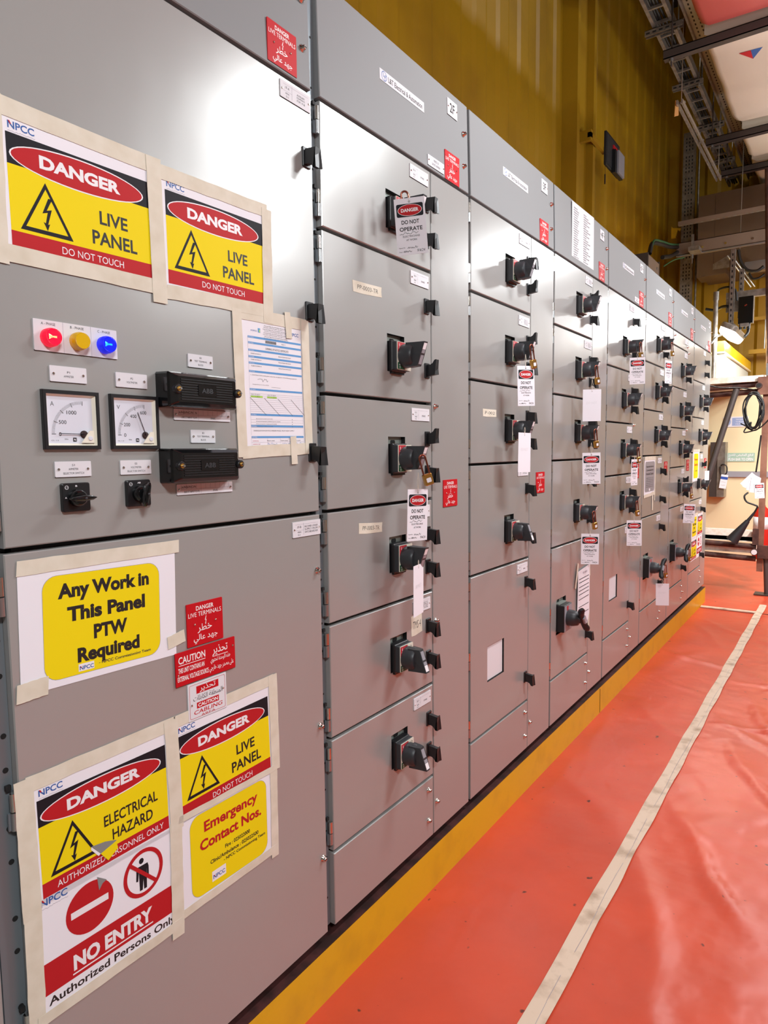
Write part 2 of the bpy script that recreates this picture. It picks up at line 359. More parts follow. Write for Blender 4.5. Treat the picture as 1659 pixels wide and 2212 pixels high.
def m_logo_plate():
    b, z = plate(.22, .028, th=.001); c = 'print_blue'
    b.ring(ell(-.09, 0, .0125, .0125, 30), ell(-.09, 0, .0108, .0108, 30), z, c)
    b.line((-.094, .01), (-.094, -.001), .0018, z, c); b.line((-.095, -.001), (-.082, -.001), .0018, z, c); b.line((-.088, .003), (-.079, .003), .0018, z, c); b.line((-.087, .001), (-.087, -.011), .0018, z, c)
    b.text('L&T Electrical & Automation', -.071, -.008, .1, .006, z, 'print_text', .012); return b.mesh('maker_plate')
def m_made():
    b, z = plate(.093, .029); add_rivets(b, [(-.042, 0), (.042, 0)], z)
    b.text('MADE IN', -.014, .002, .014, .009, z, 'engraved'); b.text('SAUDI ARABIA', -.024, -.0085, .024, -.0015, z, 'engraved'); return b.mesh('origin_plate')
SCREW, LATCH, HINGE, DPLATE, LOGO, MADE = m_screw(), m_latch(), m_hinge(), m_danger_plate(), m_logo_plate(), m_made()

def m_housing():                                 # rotary handle escutcheon, centred on the spindle
    b = MB(); b.ext(rrect(-.036, -.041, .036, .041, .003, 2), -.01, .012, 'black_plastic', .002)
    b.ext(rrect(-.034, -.038, .034, .038, .003, 2), .012, .026, 'dark_grey_plastic', .002)
    b.ext(rrect(-.033, -.037, .033, .037, .002, 2), .026, .028, 'label_cream')
    z = .0283
    b.flat(rect(-.032, .008, .004, .036), z, 'label_red'); b.flat(rect(-.032, -.036, .002, -.018), z, 'label_green')
    b.text('I', -.0245, .024, -.0225, .032, z+.0003, 'print_white', .03); b.text('ON', -.027, .0165, -.019, .021, z+.0003, 'print_white', .02)
    b.text('O', -.025, -.034, -.02, -.028, z+.0003, 'print_white', .02); b.text('OFF', -.027, -.026, -.018, -.022, z+.0003, 'print_white', .02)
    b.ring(ell(.021, .026, .005, .005, 16), ell(.021, .026, .004, .004, 16), z+.0003, 'print_text')
    b.box(-.03, .03, -.047, -.041, -.004, .008, 'black_plastic'); return b.mesh('escutcheon')
def m_knob():                                    # pointer up: the grip rises further out towards its pointing end
    b = MB(); b.lathe((0, 0), [(.032, 0), (.0325, .006), (.031, .03), (.026, .036)], 'dark_grey_plastic', 32)
    P0 = [(-.013, -.031), (.013, -.031), (.015, 0), (.012, .034), (-.012, .034), (-.015, 0)]
    def hgt(y): return .048+.022*(y+.031)/.065
    b.loft([[(x*1.25, y, .014) for x, y in P0], [(x*1.05, y*.98, .036) for x, y in P0], [(x*.75, y*.97, hgt(y)) for x, y in P0]], 'dark_grey_plastic')
    for y0, y1, m in ((-.026, -.002, 'label_grey'), (.003, .012, 'label_grey'), (.013, .03, 'print_white')):
        b.add([(-.0075, y0*.97, hgt(y0)+.0004), (.0075, y0*.97, hgt(y0)+.0004), (.0075, y1*.97, hgt(y1)+.0004), (-.0075, y1*.97, hgt(y1)+.0004)], [(0, 1, 2, 3)], m)
    for yy in (-.018, 0, .018):
        b.cyl((-.0158, yy, .033), (-.009, yy, .034), .003, 'gap_dark', n=10); b.cyl((.009, yy, .034), (.0158, yy, .033), .003, 'gap_dark', n=10)
    return b.mesh('knob')
def m_big_housing():
    b = MB(); b.ext(rrect(-.05, -.06, .05, .06, .003, 2), -.01, .034, 'black_plastic', .002); b.ext(rect(-.046, -.056, .046, .056), .034, .036, 'label_grey')
    b.flat(rect(-.02, .035, .0, .055), .0364, 'label_red'); b.box(-.045, .045, .061, .066, -.012, .01, 'inner_plate'); return b.mesh('escutcheon')
def m_t_knob():
    b = MB(); b.lathe((0, 0), [(.036, 0), (.036, .02), (.03, .045), (.02, .05), (.018, .06)], 'dark_grey_plastic', 28)
    pts = [(0, .07*t/6, .062+.012*abs(t/6)**2) for t in range(-6, 7)]
    R = []
    for i, p in enumerate(pts):
        r = .0125+.004*(abs(i-6)/6)**2 if 0 < i < 12 else .008
        R.append([(p[0]+r*cos(2*pi*k/14), p[1], p[2]+r*sin(2*pi*k/14)) for k in range(14)])
    b.loft(R, 'black_plastic', True); b.ext(rrect(-.011, -.018, .011, .018, .003, 2), .07, .078, 'label_grey'); return b.mesh('knob')
HOUS, KNOB, BHOUS, TKNOB = m_housing(), m_knob(), m_big_housing(), m_t_knob()

G = .0045                                         # half a gap between covers
def door_mesh(a0, a1, b0, b1, hole=None, m='door_grey', tilt=0):
    b = MB(); c = .0018
    O0 = rect(a0, b0, a1, b1); O1 = rect(a0+c, b0+c, a1-c, b1-c); zt = lambda y: -tilt*(y-b0)/(b1-b0)
    b.loft([[(x, y, -.022) for x, y in O0], [(x, y, -c+zt(y)) for x, y in O0], [(x, y, zt(y)) for x, y in O1]], m, caps=False)
    b.add([(x, y, -.022) for x, y in O0], [(3, 2, 1, 0)], m)
    if hole:
        Hh = rect(*hole); b.ring([p for p in O1], Hh, 0, m) if not tilt else None
        b.loft([[(x, y, 0) for x, y in Hh], [(x, y, -.014) for x, y in Hh]], 'gap_dark', caps=False); x0, y0, x1, y1 = hole
        b.add([(x0, y0, -.0138), (x1, y0, -.0138), (x1, y1, -.0138), (x0, y1, -.0138)], [(0, 1, 2, 3)], 'inner_plate')
        b.flat(rrect((x0+x1)/2-.013, y1-.021, (x0+x1)/2+.011, y1-.009, .005), -.0134, 'gap_dark')
    else: b.add([(x, y, zt(y)) for x, y in O1], [(0, 1, 2, 3)], m)
    return b
Y0 = 1.249; PITCH_Y = .75; BOT, HDR, TOP = .165, 2.197, 2.469
COLS = {  # door tops, rotary handle heights (None: no handle), T handle, latches flipped
 2: dict(z=[2.197, 1.908, 1.523, 1.238, .955, .661, .362], h=[2.017, 1.640, 1.362, 1.084, .797, .513], off=[4, 5]),
 3: dict(z=[2.197, 1.902, 1.617, 1.335, .955, .367], h=[2.022, 1.736, 1.453, 1.081, None], off=[3]),
 4: dict(z=[2.197, 1.905, 1.617, 1.335, .957, .370], h=[2.028, 1.740, 1.456, 1.089, 'T'], off=[]),
 5: dict(z=[2.197, 1.811, 1.523, 1.239, .953, .369], h=[1.932, 1.648, 1.373, 1.086, None], off=[]),
 6: dict(z=[2.197, 1.908, 1.620, 1.336, .954, .370], h=[2.032, 1.739, 1.462, None, 'T'], off=[]),
 7: dict(z=[2.197, 2.097, 1.812, 1.527, 1.243, .956, .367], h=[None, 1.937, 1.650, 1.375, 1.090, 'T'], off=[]),
 8: dict(z=[2.197, 1.914, 1.626, 1.343, .958, .367], h=[None, 1.754, 1.477, 1.088, None], off=[])}
ordn = {1: 'first', 2: 'second', 3: 'third', 4: 'fourth', 5: 'fifth', 6: 'sixth', 7: 'seventh', 8: 'eighth'}
CABL = {2: 'grey switchgear cabinet numbered 2F with six rotary handles, right of the meter cabinet',
 3: 'grey switchgear cabinet numbered 3F with a square white window low on its door',
 4: 'grey switchgear cabinet with the tall white schedule sheet on its header',
 5: 'grey switchgear cabinet with a narrow white window in its lowest door, fifth from the left',
 6: 'grey switchgear cabinet with a grey taped notice on its fourth door',
 7: 'grey switchgear cabinet with a shallow blank top door, second from the far end',
 8: 'last grey switchgear cabinet at the far end, with yellow posters on its low doors'}
def carcass(w0, w1, par):
    b = MB(); w1 -= .013; b.box(w0, w1, BOT+.004, TOP-.004, -.58, -.045, 'frame_grey'); b.box(w0, w1, .1386, BOT+.004, -.58, -.05, 'plinth_brown')
    b.box(w0+.012, w1-.012, BOT+.006, TOP-.006, -.045, -.024, 'gap_dark'); return b.build('carcass', par)
WINDOWS = {}
for k, cd in COLS.items():
    y = Y0+(k-2)*PITCH_Y; root = empty('switchgear_cabinet', (0, y, 0), FACE)
    tag(root, CABL[k], 'cabinet', 'row of switchgear cabinets'); carcass(.001, .749, root)
    fp = MB(); fp.box(-.0125, .0005, BOT, TOP, -.03, -.016, 'frame_grey')
    for i in range(24): fp.cyl((-.0085, .24+i*.09+.02*(i % 2), -.0162), (-.0085, .24+i*.09+.02*(i % 2), -.0155), .0028, 'gap_dark', n=8)
    fp.build('hinge_post', root)
    # header cover and its plates
    hd = door_mesh(.003, .737, HDR+G, TOP, m='header_grey', tilt=.006).build('header_cover', root)
    zz = -.0015
    obj('danger_plate', DPLATE, hd, (.629, 2.245, zz)); obj('number_plate', m_number('%dF' % k), hd, (.6365, 2.422, -.005), (-.022, 0, 0))
    for sb in (2.374, 2.277): obj('screw', SCREW, hd, (.706, sb, -.003))
    if k != 4: obj('maker_plate', LOGO, hd, (.361, 2.361, -.004), (-.022, 0, 0))
    if k in (2, 5, 8): obj('origin_plate', MADE, hd, (.53, 2.224, -.0005))
    # doors
    zs = cd['z']
    for i in range(len(zs)-1):
        hz = cd['h'][i]; b1, b0 = zs[i]-G, zs[i+1]+G; hole = None
        if hz == 'T': hole = (.0+.062, .635-.075, .182, .635+.085)
        elif hz: hole = (.267, hz-.04, .352, hz+.061)
        elif k == 3 and i == 4: hole = (.13, .549, .270, .680)
        elif k == 5 and i == 4: hole = (.10, .56, .25, .69)
        dm = door_mesh(.003, .4975, b0, b1, hole)
        if hz is None and hole:
            dm.flat(rect(hole[0]+.001, hole[1]+.002, hole[2]-.002, hole[3]-.002), -.006, 'white_plate')
        d = dm.build('door', root); H = b1-b0
        if H > .15:
            if hz is None and i == len(zs)-2 or hz == 'T': lz = (b1-.09, b0+.1)
            elif H > .36: lz = (b1-.099, b1-.285)
            else: lz = (b1-.1, b1-.2)
            for j, q in enumerate(lz): o = obj('latch', LATCH, d, (.4715, q, 0)); o.rotation_euler = (0, 0, pi if (k+i+j) % 7 == 4 else 0)
            hs = (b1-.045, b0+.05) if H < .5 else (b1-.045, (b0+b1)/2, b0+.05)
            for q in hs: obj('hinge', HINGE, d, (-.0045, q, -.004))
        else:
            obj('screw', SCREW, d, (.03, b1-.03, 0)); obj('screw', SCREW, d, (.475, b0+.03, 0))
        if not (H < .15):
            kind = 'spare' if (k*7+i*3) % 4 == 1 or (k == 2 and i in (0, 2)) or (k == 3 and i == 4) else 'feeder'
        else: kind = 'spare'
        obj('nameplate', m_nameplate(kind, '%dF-%s' % (k, 'ABCDEFG'[i])), d, (.434, b1-.03, 0))
        if hz == 'T':
            r = empty('rotary_handle'); r.parent = root; r.location = (.118, .635, 0)
            obj('escutcheon', BHOUS, r); kb = obj('knob', TKNOB, r, (0, 0, .036)); kb.rotation_euler = (0, 0, {4: radians(38), 6: radians(-35), 7: radians(-30)}[k])
        elif hz:
            r = empty('rotary_handle'); r.parent = root; r.location = (.3085, hz+.001, 0)
            obj('escutcheon', HOUS, r); kb = obj('knob', KNOB, r, (0, 0, .028)); kb.rotation_euler = (0, 0, pi if i in cd['off'] else 0)
    # bottom cover and the cable alley door
    bc = door_mesh(.003, .4975, BOT, zs[-1]-G).build('bottom_cover', root)
    for q in (.325, .226): obj('screw', SCREW, bc, (.467, q, 0))
    al = door_mesh(.5025, .737, BOT, HDR-G).build('cable_alley_door', root)
    for q in (2.09, 1.517, .856, .267): obj('screw', SCREW, al, (.518, q, 0))
    obj('danger_plate', DPLATE, al, (.61, 1.249, 0))

# the incoming cabinet on the left, with its meters
root = empty('switchgear_cabinet', (0, .499, 0), FACE); tag(root, 'wide left cabinet with meters, phase lamps and taped danger posters', 'cabinet', 'row of switchgear cabinets'); C1 = root
carcass(.001, .74, root)
b = MB(); b.box(-.045, -.0105, BOT, TOP, -.03, -.016, 'frame_grey'); b.box(.7255, .7365, BOT, TOP, -.03, -.014, 'frame_grey')
for i in range(30): zc = .2+.075*i+(.02 if i % 2 else 0); b.cyl((-.02, zc, -.0162), (-.02, zc, -.0152), .0045, 'gap_dark', n=10); b.cyl((.728, zc, -.0142), (.728, zc, -.0132), .0025, 'gap_dark', n=8)
b.build('hinge_post', root)
hd = door_mesh(-.008, .722, HDR+G, TOP, m='header_grey', tilt=.006).build('header_cover', root)
obj('danger_plate', DPLATE, hd, (.63, 2.25, -.001))
for q in (2.281, 2.385): obj('screw', SCREW, hd, (.697, q, -.003))
dA = door_mesh(-.008, .722, 1.2425, HDR-G).build('door', root); dB = door_mesh(-.01, .7235, BOT, 1.2335).build('door', root)
for q in (2.047, 1.706, 1.382): obj('latch', LATCH, dA, (.7, q, 0))
for q in (1.1, .713, .37): obj('screw', SCREW, dB, (.709, q, 0))
for q in (2.1, 1.7, 1.3): obj('hinge', HINGE, dA, (-.0145, q, -.004))
for q in (1.17, .83, .46): obj('hinge', HINGE, dB, (-.0165, q, -.004))
obj('nameplate', m_nameplate('aux', '1F-A'), dA, (.668, 2.1665, 0)); obj('nameplate', m_nameplate('incomer', '1F-B'), dB, (.674, 1.205, 0))
L = lambda Y: Y-.499
# phase lamps
b, z = plate(.143, .048)
for i, t in enumerate('ABC'):
    cx = -.0477+.0477*i; b.text(t+' - PHASE', cx-.0115, .0165, cx+.0115, .0205, z, 'engraved')
    if i: b.line((cx-.0238, -.024), (cx-.0238, .024), .0004, z, 'faint')
pp = b.build('phase_plate', root, (L(.6245), 1.5695, 0))
for i, (m, core, lab) in enumerate((('lens_red', 'lens_red_core', 'red glowing indicator lamp'), ('lens_yellow', None, 'yellow unlit indicator lamp'), ('lens_blue', 'lens_blue_core', 'blue glowing indicator lamp'))):
    b = MB(); b.lathe((0, 0), [(.0145, 0), (.0145, .0085), (.0125, .0105), (.0125, .015), (.0117, .0155), (.004, .0125), (.0006, .012)], m, 26)
    b.lathe((0, 0), [(.0128, .0148), (.0128, .0156), (.0118, .0156), (.0118, .0152)], m, 26)
    if core: b.ext([(-.008, -.004), (-.002, -.0012), (.0045, -.0015), (.0045, .0015), (-.002, .0012), (-.008, .004)], .0135, .0152, core)
    o = b.build('indicator_lamp', root, (L(.577+.0477*i), 1.5665, .0024)); o['label'] = lab
def small_plate(lines, Y, Z, w=.062):
    b, z = plate(w, .025); add_rivets(b, [(-w/2+.006, 0), (w/2-.006, 0)], z); n = len(lines)
    for i, t in enumerate(lines):
        hh = .0033; yy = (n/2-i)*.0066-.005; ww = min(w/2-.012, .0016*len(t)*.75); b.text(t, -ww, yy, ww, yy+hh, z, 'engraved')
    return b.build('label_plate', root, (L(Y), Z, 0))
small_plate(['P1', 'AMMETER'], .6062, 1.512); small_plate(['P2', 'VOLTMETER'], .722, 1.5115)
small_plate(['S1', 'AMMETER', 'SELECTOR SWITCH'], .606, 1.360); small_plate(['S2', 'VOLTMETER', 'SELECTOR SWITCH'], .7228, 1.360)
small_plate(['B1', 'TEST TERMINAL', 'BLOCK'], .876, 1.560, .06); small_plate(['B2', 'TEST TERMINAL', 'BLOCK'], .876, 1.416, .06)
def meter(Y, letter, marks, ang, nmaj, label):
    b = MB(); O = rect(-.048, -.047, .048, .047); I = rect(-.0425, -.0415, .0425, .0415)
    b.loft([[(x, y, 0) for x, y in O], [(x, y, .007) for x, y in O], [(x*.985, y*.985, .008) for x, y in O], [(x, y, .008) for x, y in I], [(x*.98, y*.98, .0065) for x, y in I]], 'black_plastic', caps=False)
    J = rect(-.0385, -.0375, .0375, .0375)
    b.loft([[(x, y, .0068) for x, y in I], [(x, y, .001) for x, y in J]], 'meter_cream', caps=False); z = .0012; b.flat(J, z-.0002, 'meter_face')
    px, py = .021, -.0225; K = 'print_text'
    for i in range(41):
        t = i/40; a = pi-t*pi/2; R0, R1 = .054, (.049 if i % 10 else .047); b.line((px+R0*cos(a), py+R0*sin(a)), (px+R1*cos(a), py+R1*sin(a)), .0009 if i % 10 == 0 else .0004, z, K) if (px+R0*cos(a) > -.0375) else None
    for t, s in marks:
        a = pi-t*pi/2; x, y = px+.040*cos(a), py+.040*sin(a); w = .0021*len(s); b.text(s, x-w, y-.003, x+w, y+.003, z, K)
    b.text(letter, -.033, .022, -.027, .029, z, K, -.01); b.text('50Hz', -.012, -.0315, -.006, -.0295, z, K); b.text('CL 1.5', -.034, -.0335, -.022, -.0318, z, K)
    b.flat(rrect(.002, -.0345, .0085, -.028, .001, 2), z, 'print_black'); b.text('N', .0035, -.033, .007, -.0295, z+.0002, 'print_white', .02)
    b.lathe((px, py), [(.0062, z), (.0062, z+.002), (.004, z+.0025)], 'plinth_brown', 20)
    a = ang; b.tube([(px, py, .0045), (px+.043*cos(a), py+.043*sin(a), .0045)], .0006, 'print_black', 6)
    b.ext([(.0145, -.0365), (.0365, -.0365), (.0365, -.0165), (.0295, -.0165)], .004, .0058, 'meter_cream'); b.lathe((.030, -.029), [(.0038, .0058), (.0038, .0066), (.003, .0068)], 'meter_face', 16)
    o = b.build('meter', root, (L(Y), 1.439, 0)); o['label'] = label
meter(.6065, 'A', [(.0, '0'), (.32, '500'), (.68, '1000')], pi-.02, 4, 'square ammeter with its needle at zero')
meter(.7238, 'V', [(.0, '0'), (.30, '200'), (.62, '400'), (.97, '600')], pi-1.20, 4, 'square voltmeter reading near 500')
def selector(Y, marks, rot):
    r = empty('selector_switch'); r.parent = root; r.location = (L(Y), 1.314, 0)
    b = MB(); b.ext(rrect(-.024, -.0235, .024, .0235, .0035, 4), 0, .0075, 'black_plastic', .0012); z = .0077
    for s, x, y in marks: b.text(s, x-.0016*len(s), y-.0014, x+.0016*len(s), y+.0014, z, 'print_white', .02)
    b.ring(ell(-.0165, .0165, .0032, .0032, 20), ell(-.0165, .0165, .0026, .0026, 20), z, 'print_white'); b.text('L T', -.0185, .0155, -.0145, .0175, z, 'print_white', .02); b.build('switch_plate', r)
    b = MB(); b.lathe((0, 0), [(.0145, 0), (.0145, .003), (.0125, .011), (.010, .013)], 'gloss_black', 28)
    P = [(0, -.0225), (.004, -.014), (.0055, 0), (.004, .014), (0, .021), (-.004, .014), (-.0055, 0), (-.004, -.014)]
    b.loft([[(x, y*.75, .005) for x, y in P], [(x, y, .017) for x, y in P], [(x*.8, y*.98, .026) for x, y in P], [(x*.3, y*.9, .028) for x, y in P]], 'gloss_black', True)
    b.lathe((0, 0), [(.0022, .027), (.0022, .0286), (.0012, .0287)], 'dark_grey_plastic', 12); o = b.build('knob', r, (0, -.001, .0075)); o.rotation_euler = (0, 0, rot)
selector(.606, [('A', -.0185, 0), ('B', 0, .0185)], radians(-88)); selector(.7235, [('AB', 0, .0185), ('BC', .017, .01)], radians(-14))
def test_block(Z, lab):
    b = MB(); w, h = .0835, .0325
    b.loft([[(x, y, 0) for x, y in rrect(-w, -h, w, h, .004, 3)], [(x, y, .03) for x, y in rrect(-w+.002, -h+.001, w-.002, h-.001, .004, 3)], [(x, y, .0345) for x, y in rrect(-w+.0045, -h+.0035, w-.0045, h-.0035, .003, 3)], [(x, y, .041) for x, y in rrect(-w+.017, -h+.009, w-.012, h-.009, .003, 3)]], 'gloss_black')
    for i in range(9):
        y = -.018+i*.0045
        for x0, x1 in ((-.060, -.022), (.022, .062)) if 1 < i < 7 else ((-.06, .062),): b.box(x0, x1, y-.001, y+.001, .041, .0422, 'black_plastic')
    b.box(-.021, .021, -.0095, .0095, .041, .0424, 'gloss_black'); b.text('ABB', -.0135, -.0045, .0135, .0045, .0428, 'dark_grey_plastic', .03)
    for x in (-.068, .076): b.lathe((x, 0), [(.0085, .03), (.0085, .0445), (.007, .0455)], 'black_plastic', 20); b.lathe((x, 0), [(.0045, .0455), (.0045, .0475)], 'brass', 14); b.cyl((x, 0, .0475), (x, 0, .053), .002, 'zinc', n=8)
    o = b.build('test_block_cover', root, (L(.856 if Z > 1.45 else .8565), Z, 0)); o['label'] = lab
test_block(1.4998, 'upper glossy black test terminal block cover'); test_block(1.3607, 'lower glossy black test terminal block cover')
def strip(Z, cells, txt):
    b, z = plate(.138, .0205); add_rivets(b, [(-.064, 0), (.064, 0)], z); n = 10
    for i in range(n+1): x = -.059+.0118*i; b.line((x, 0), (x, .0095), .0004, z, 'faint')
    b.line((-.059, 0), (.059, 0), .0004, z, 'faint'); b.line((-.059+.0118*4, -.0098), (-.059+.0118*4, 0), .0004, z, 'faint')
    for i, c in enumerate(cells): x = -.0531+.0118*i; ww = .0011*len(c)+.0008; b.text(c, x-ww, .002, x+ww, .0065, z, 'engraved', .01)
    b.text(txt, -.052, -.007, -.016, -.003, z, 'engraved'); b.text('SPARE', .018, -.007, .03, -.003, z, 'engraved'); b.build('label_strip', root, (L(.8775), Z, 0))
strip(1.4565, ['A-PH', 'B-PH', 'C-PH', 'N'], 'LIVE CT INPUT TO P1'); strip(1.3148, ['A-PH', 'B-PH', 'C-PH'], 'BUS VT INPUT TO P2')
obj('danger_plate', DPLATE, dB, (L(.8642), 1.0488, 0))
b, z = plate(.15, .066, 'plate_red'); t = 'plate_white_text'
b.text('CAUTION', -.068, .01, -.003, .024, z, t, .02); b.line((-.068, .007), (-.003, .007), .0012, z, t); b.text('THIS UNIT CONTAINS AN', -.069, -.008, -.006, .002, z, t, .02); b.text('EXTERNAL VOLTAGE SOURCE', -.071, -.024, .004, -.014, z, t, .02)
b.text(shape_ar('تحذير'), .015, .006, .055, .026, z, t, .01); b.line((.015, .005), (.055, .005), .0012, z, t); b.text(shape_ar('هذه الوحدة تحتوي'), .01, -.01, .062, .003, z, t, .01); b.text(shape_ar('على مصدر جهد خارجي'), .006, -.027, .07, -.012, z, t, .01)
add_rivets(b, [(-.069, -.011), (.069, .015)], z); o = b.build('caution_plate', dB, (L(.8628), .9698, .0015)); o['label'] = 'wide red caution plate in English and Arabic'
b, z = plate(.097, .075); r_ = 'plate_red'; b.ring(rrect(-.045, -.034, .045, .034, .003), rrect(-.0443, -.0333, .0443, .0333, .0025), z, r_)
b.flat(rect(-.028, .014, .028, .029), z, r_); b.text(shape_ar('تحذير'), -.02, .015, .02, .028, z+.0003, 'plate_white_text', .01); b.text(shape_ar('المنطقة الكابلات'), -.036, -.002, .038, .011, z, 'print_text')
b.flat(rect(-.028, -.016, .028, -.004), z, r_); b.text('CAUTION', -.025, -.0138, .025, -.0062, z+.0003, 'plate_white_text', .03); b.text('CABLING', -.036, -.027, .036, -.019, z, r_, .01, .2); b.text('AREA', -.018, -.034, .018, -.0295, z, r_, .0)
add_rivets(b, [(-.04, -.006), (.04, .006)], z); o = b.build('caution_plate', dB, (L(.8638), .896, 0)); o['label'] = 'white cabling caution plate with red lettering'
# the neighbour cabinet further left, seen as a sliver
root = empty('switchgear_cabinet', (0, -.25, 0), FACE); tag(root, 'grey cabinet of which only an edge shows at the left border of the photo', 'cabinet', 'row of switchgear cabinets')
carcass(.001, .705, root); door_mesh(.003, .696, BOT, HDR-G).build('door', root); door_mesh(.003, .696, HDR+G, TOP, m='header_grey', tilt=.006).build('header_cover', root)

# ------------------------------------------------------------------ posters, sheets and tape
def tapes(root, strips):
    rnd = random.Random(len(strips)*7+int(root.location.y*100))
    for k, (x0, y0, x1, y1, w) in enumerate(strips):
        b = MB(); d = Vector((x1-x0, y1-y0)); Ln = d.length; d.normalize(); n = Vector((-d.y, d.x)); N = 10; A = []; B = []
        for i in range(N+1):
            t = i/N; j = .0012*(rnd.random()-.5); A.append((x0+d.x*Ln*t+n.x*(w/2+j)+d.x*.004*(rnd.random() if i in (0, N) else 0), y0+d.y*Ln*t+n.y*(w/2+j)))
            B.append((x0+d.x*Ln*t-n.x*(w/2+j), y0+d.y*Ln*t-n.y*(w/2-j)))
        z0 = .0016+.0003*k; V = [(x, y, z) for (x, y) in A for z in (z0,)]+[(x, y, z0) for x, y in B]+[(x, y, z0+.00025) for x, y in A]+[(x, y, z0+.00025) for x, y in B]; q = N+1; F = []
        for i in range(N):
            F += [(i, q+i, q+i+1, i+1), (2*q+i, 2*q+i+1, 3*q+i+1, 3*q+i), (i, i+1, 2*q+i+1, 2*q+i), (q+i, 3*q+i, 3*q+i+1, q+i+1)]
        b.add(V, F, 'tape'); b.build('masking_tape', root)
def npcc(b, x, y, w, z, sub=True):
    b.text('NPCC', x, y, x+w, y+w*.27, z, 'print_blue', .02)
    b.flat([(x+w*.02, y+w*.27), (x+w*.08, y+w*.27), (x+w*.14, y+w*.16), (x+w*.10, y+w*.15)], z+.0002, 'print_red')
    if sub: b.scrib(x, x+w*1.02, y-w*.09, w*.05, w*.012, z, 'faint', 3, 22)
def tri(b, cx, cy, s, z):
    def T(k, dy=0): return [(cx, cy+s*.62*k+dy), (cx-s*.6*k, cy-s*.5*k+dy), (cx+s*.6*k, cy-s*.5*k+dy)]
    b.ring(T(1), T(.8, -.012*s), z, 'print_black'); b.flat([(cx+x*s, cy-.03*s+y*s) for x, y in ((.05, .33), (-.1, -.02), (.02, .02), (-.035, -.22), (-.085, -.2), (.0, -.38), (.06, -.22), (.015, -.24), (.12, .1), (.0, .06), (.14, .33))], z, 'print_black')
Z1, Z2, Z3 = .0011, .0013, .0015
def danger_print(b, x0, y0, w, h, lines, foot):
    """black band with the red oval, yellow field with the bolt triangle, red foot band"""
    f = h*.15; t = h*.27
    b.flat(rect(x0, y0+f, x0+w, y0+h-t), Z1, 'print_yellow'); b.flat(rect(x0, y0, x0+w, y0+f), Z1, 'print_red')
    b.flat(rect(x0, y0+h-t, x0+w, y0+h), Z1, 'print_black'); cx = x0+w*.5; cy = y0+h-t*.52-h*.015
    b.flat(ell(cx-w*.015, cy-h*.02, w*.47, h*.152), Z2, 'print_white'); b.flat(ell(cx-w*.015, cy-h*.02, w*.46, h*.14), Z2+.0001, 'print_red'); b.text('DANGER', x0+w*.20, cy-h*.075, x0+w*.77, cy+h*.045, Z3, 'print_white', .045)
    tri(b, x0+w*.23, y0+h*.39, h*.42, Z2)
    if lines[0] == 'LIVE': b.text(lines[0], x0+w*.60, y0+h*.42, x0+w*.815, y0+h*.55, Z2, 'print_text', .022); b.text(lines[1], x0+w*.54, y0+h*.215, x0+w*.885, y0+h*.35, Z2, 'print_text', .022)
    else: b.text(lines[0], x0+w*.46, y0+h*.40, x0+w*.91, y0+h*.52, Z2, 'print_text', .018); b.text(lines[1], x0+w*.52, y0+h*.22, x0+w*.86, y0+h*.34, Z2, 'print_text', .018)
    m = .32 if len(foot) < 15 else .10; b.text(foot, x0+w*m, y0+h*.04, x0+w*(.77 if m > .2 else .95), y0+h*.108, Z2, 'print_white')
def sheet_root(Y, Z, w, h, ang=0, mesh=None, thick=.0009):
    r = empty('warning_poster', (0, Y, Z)); r.rotation_euler = Matrix(((0, 0, 1), (1, 0, 0), (0, 1, 0))).__matmul__(Matrix.Rotation(radians(ang), 3, 'Z')).to_euler(); return r
def paper(b, w, h, m='paper'): b.ext(rect(-w/2, -h/2, w/2, h/2), .0004, .0009, m)
def live_poster(Y, Z, ang, lines, foot, label, strips, cut=None, w=.295, h=.206):
    r = sheet_root(Y, Z, w, h, ang); tag(r, label, 'poster', 'taped warning posters')
    b = MB(); paper(b, w, h); danger_print(b, -.122, -.088, .244, .166, lines, foot); npcc(b, -.118, .084, .04, Z1); b.build('paper', r); tapes(r, strips); return r
w, h = .285, .20
live_poster(.651, 1.783, .4, ('LIVE', 'PANEL'), 'DO NOT TOUCH', 'upper left danger live panel poster taped above the phase lamps', [(-.15, .113, .148, .111, .028), (-.146, -.098, .15, -.100, .026), (-.146, -.115, -.142, .128, .034), (.137, -.128, .135, .125, .03)], w=.275, h=.207)
live_poster(.931, 1.7845, .4, ('LIVE', 'PANEL'), 'DO NOT TOUCH', 'upper right danger live panel poster taped near the cabinet edge', [(-.13, .106, .137, .108, .026), (-.13, -.104, .135, -.100, .026), (.132, -.125, .136, .112, .028)], w=.27, h=.205)
r = live_poster(.6375, .756, .6, ('ELECTRICAL', 'HAZARD'), 'AUTHORIZED PERSONNEL ONLY', 'danger electrical hazard poster, torn beside its triangle, taped low on the left cabinet', [(-.14, .111, .145, .112, .026), (-.141, -.11, -.14, .122, .03), (.14, -.10, .137, .12, .03)], w=.268, h=.198)
b = MB(); b.flat([(-.035, -.043), (-.01, -.047), (.012, -.055), (.002, -.062), (-.008, -.075), (-.02, -.064)], .0017, 'header_grey'); b.flat([(-.036, -.043), (-.02, -.064), (-.024, -.066), (-.037, -.048)], .002, 'paper')
b.ext([(-.02, -.064), (.01, -.056), (.013, -.07), (-.007, -.083)], .002, .0028, 'print_yellow'); o = b.build('torn_flap', r)
live_poster(.9105, .763, 1.5, ('LIVE', 'PANEL'), 'DO NOT TOUCH', 'lower danger live panel poster taped above the emergency numbers', [(-.128, .110, .14, .111, .024), (.137, -.10, .140, .122, .026)], w=.262, h=.196)
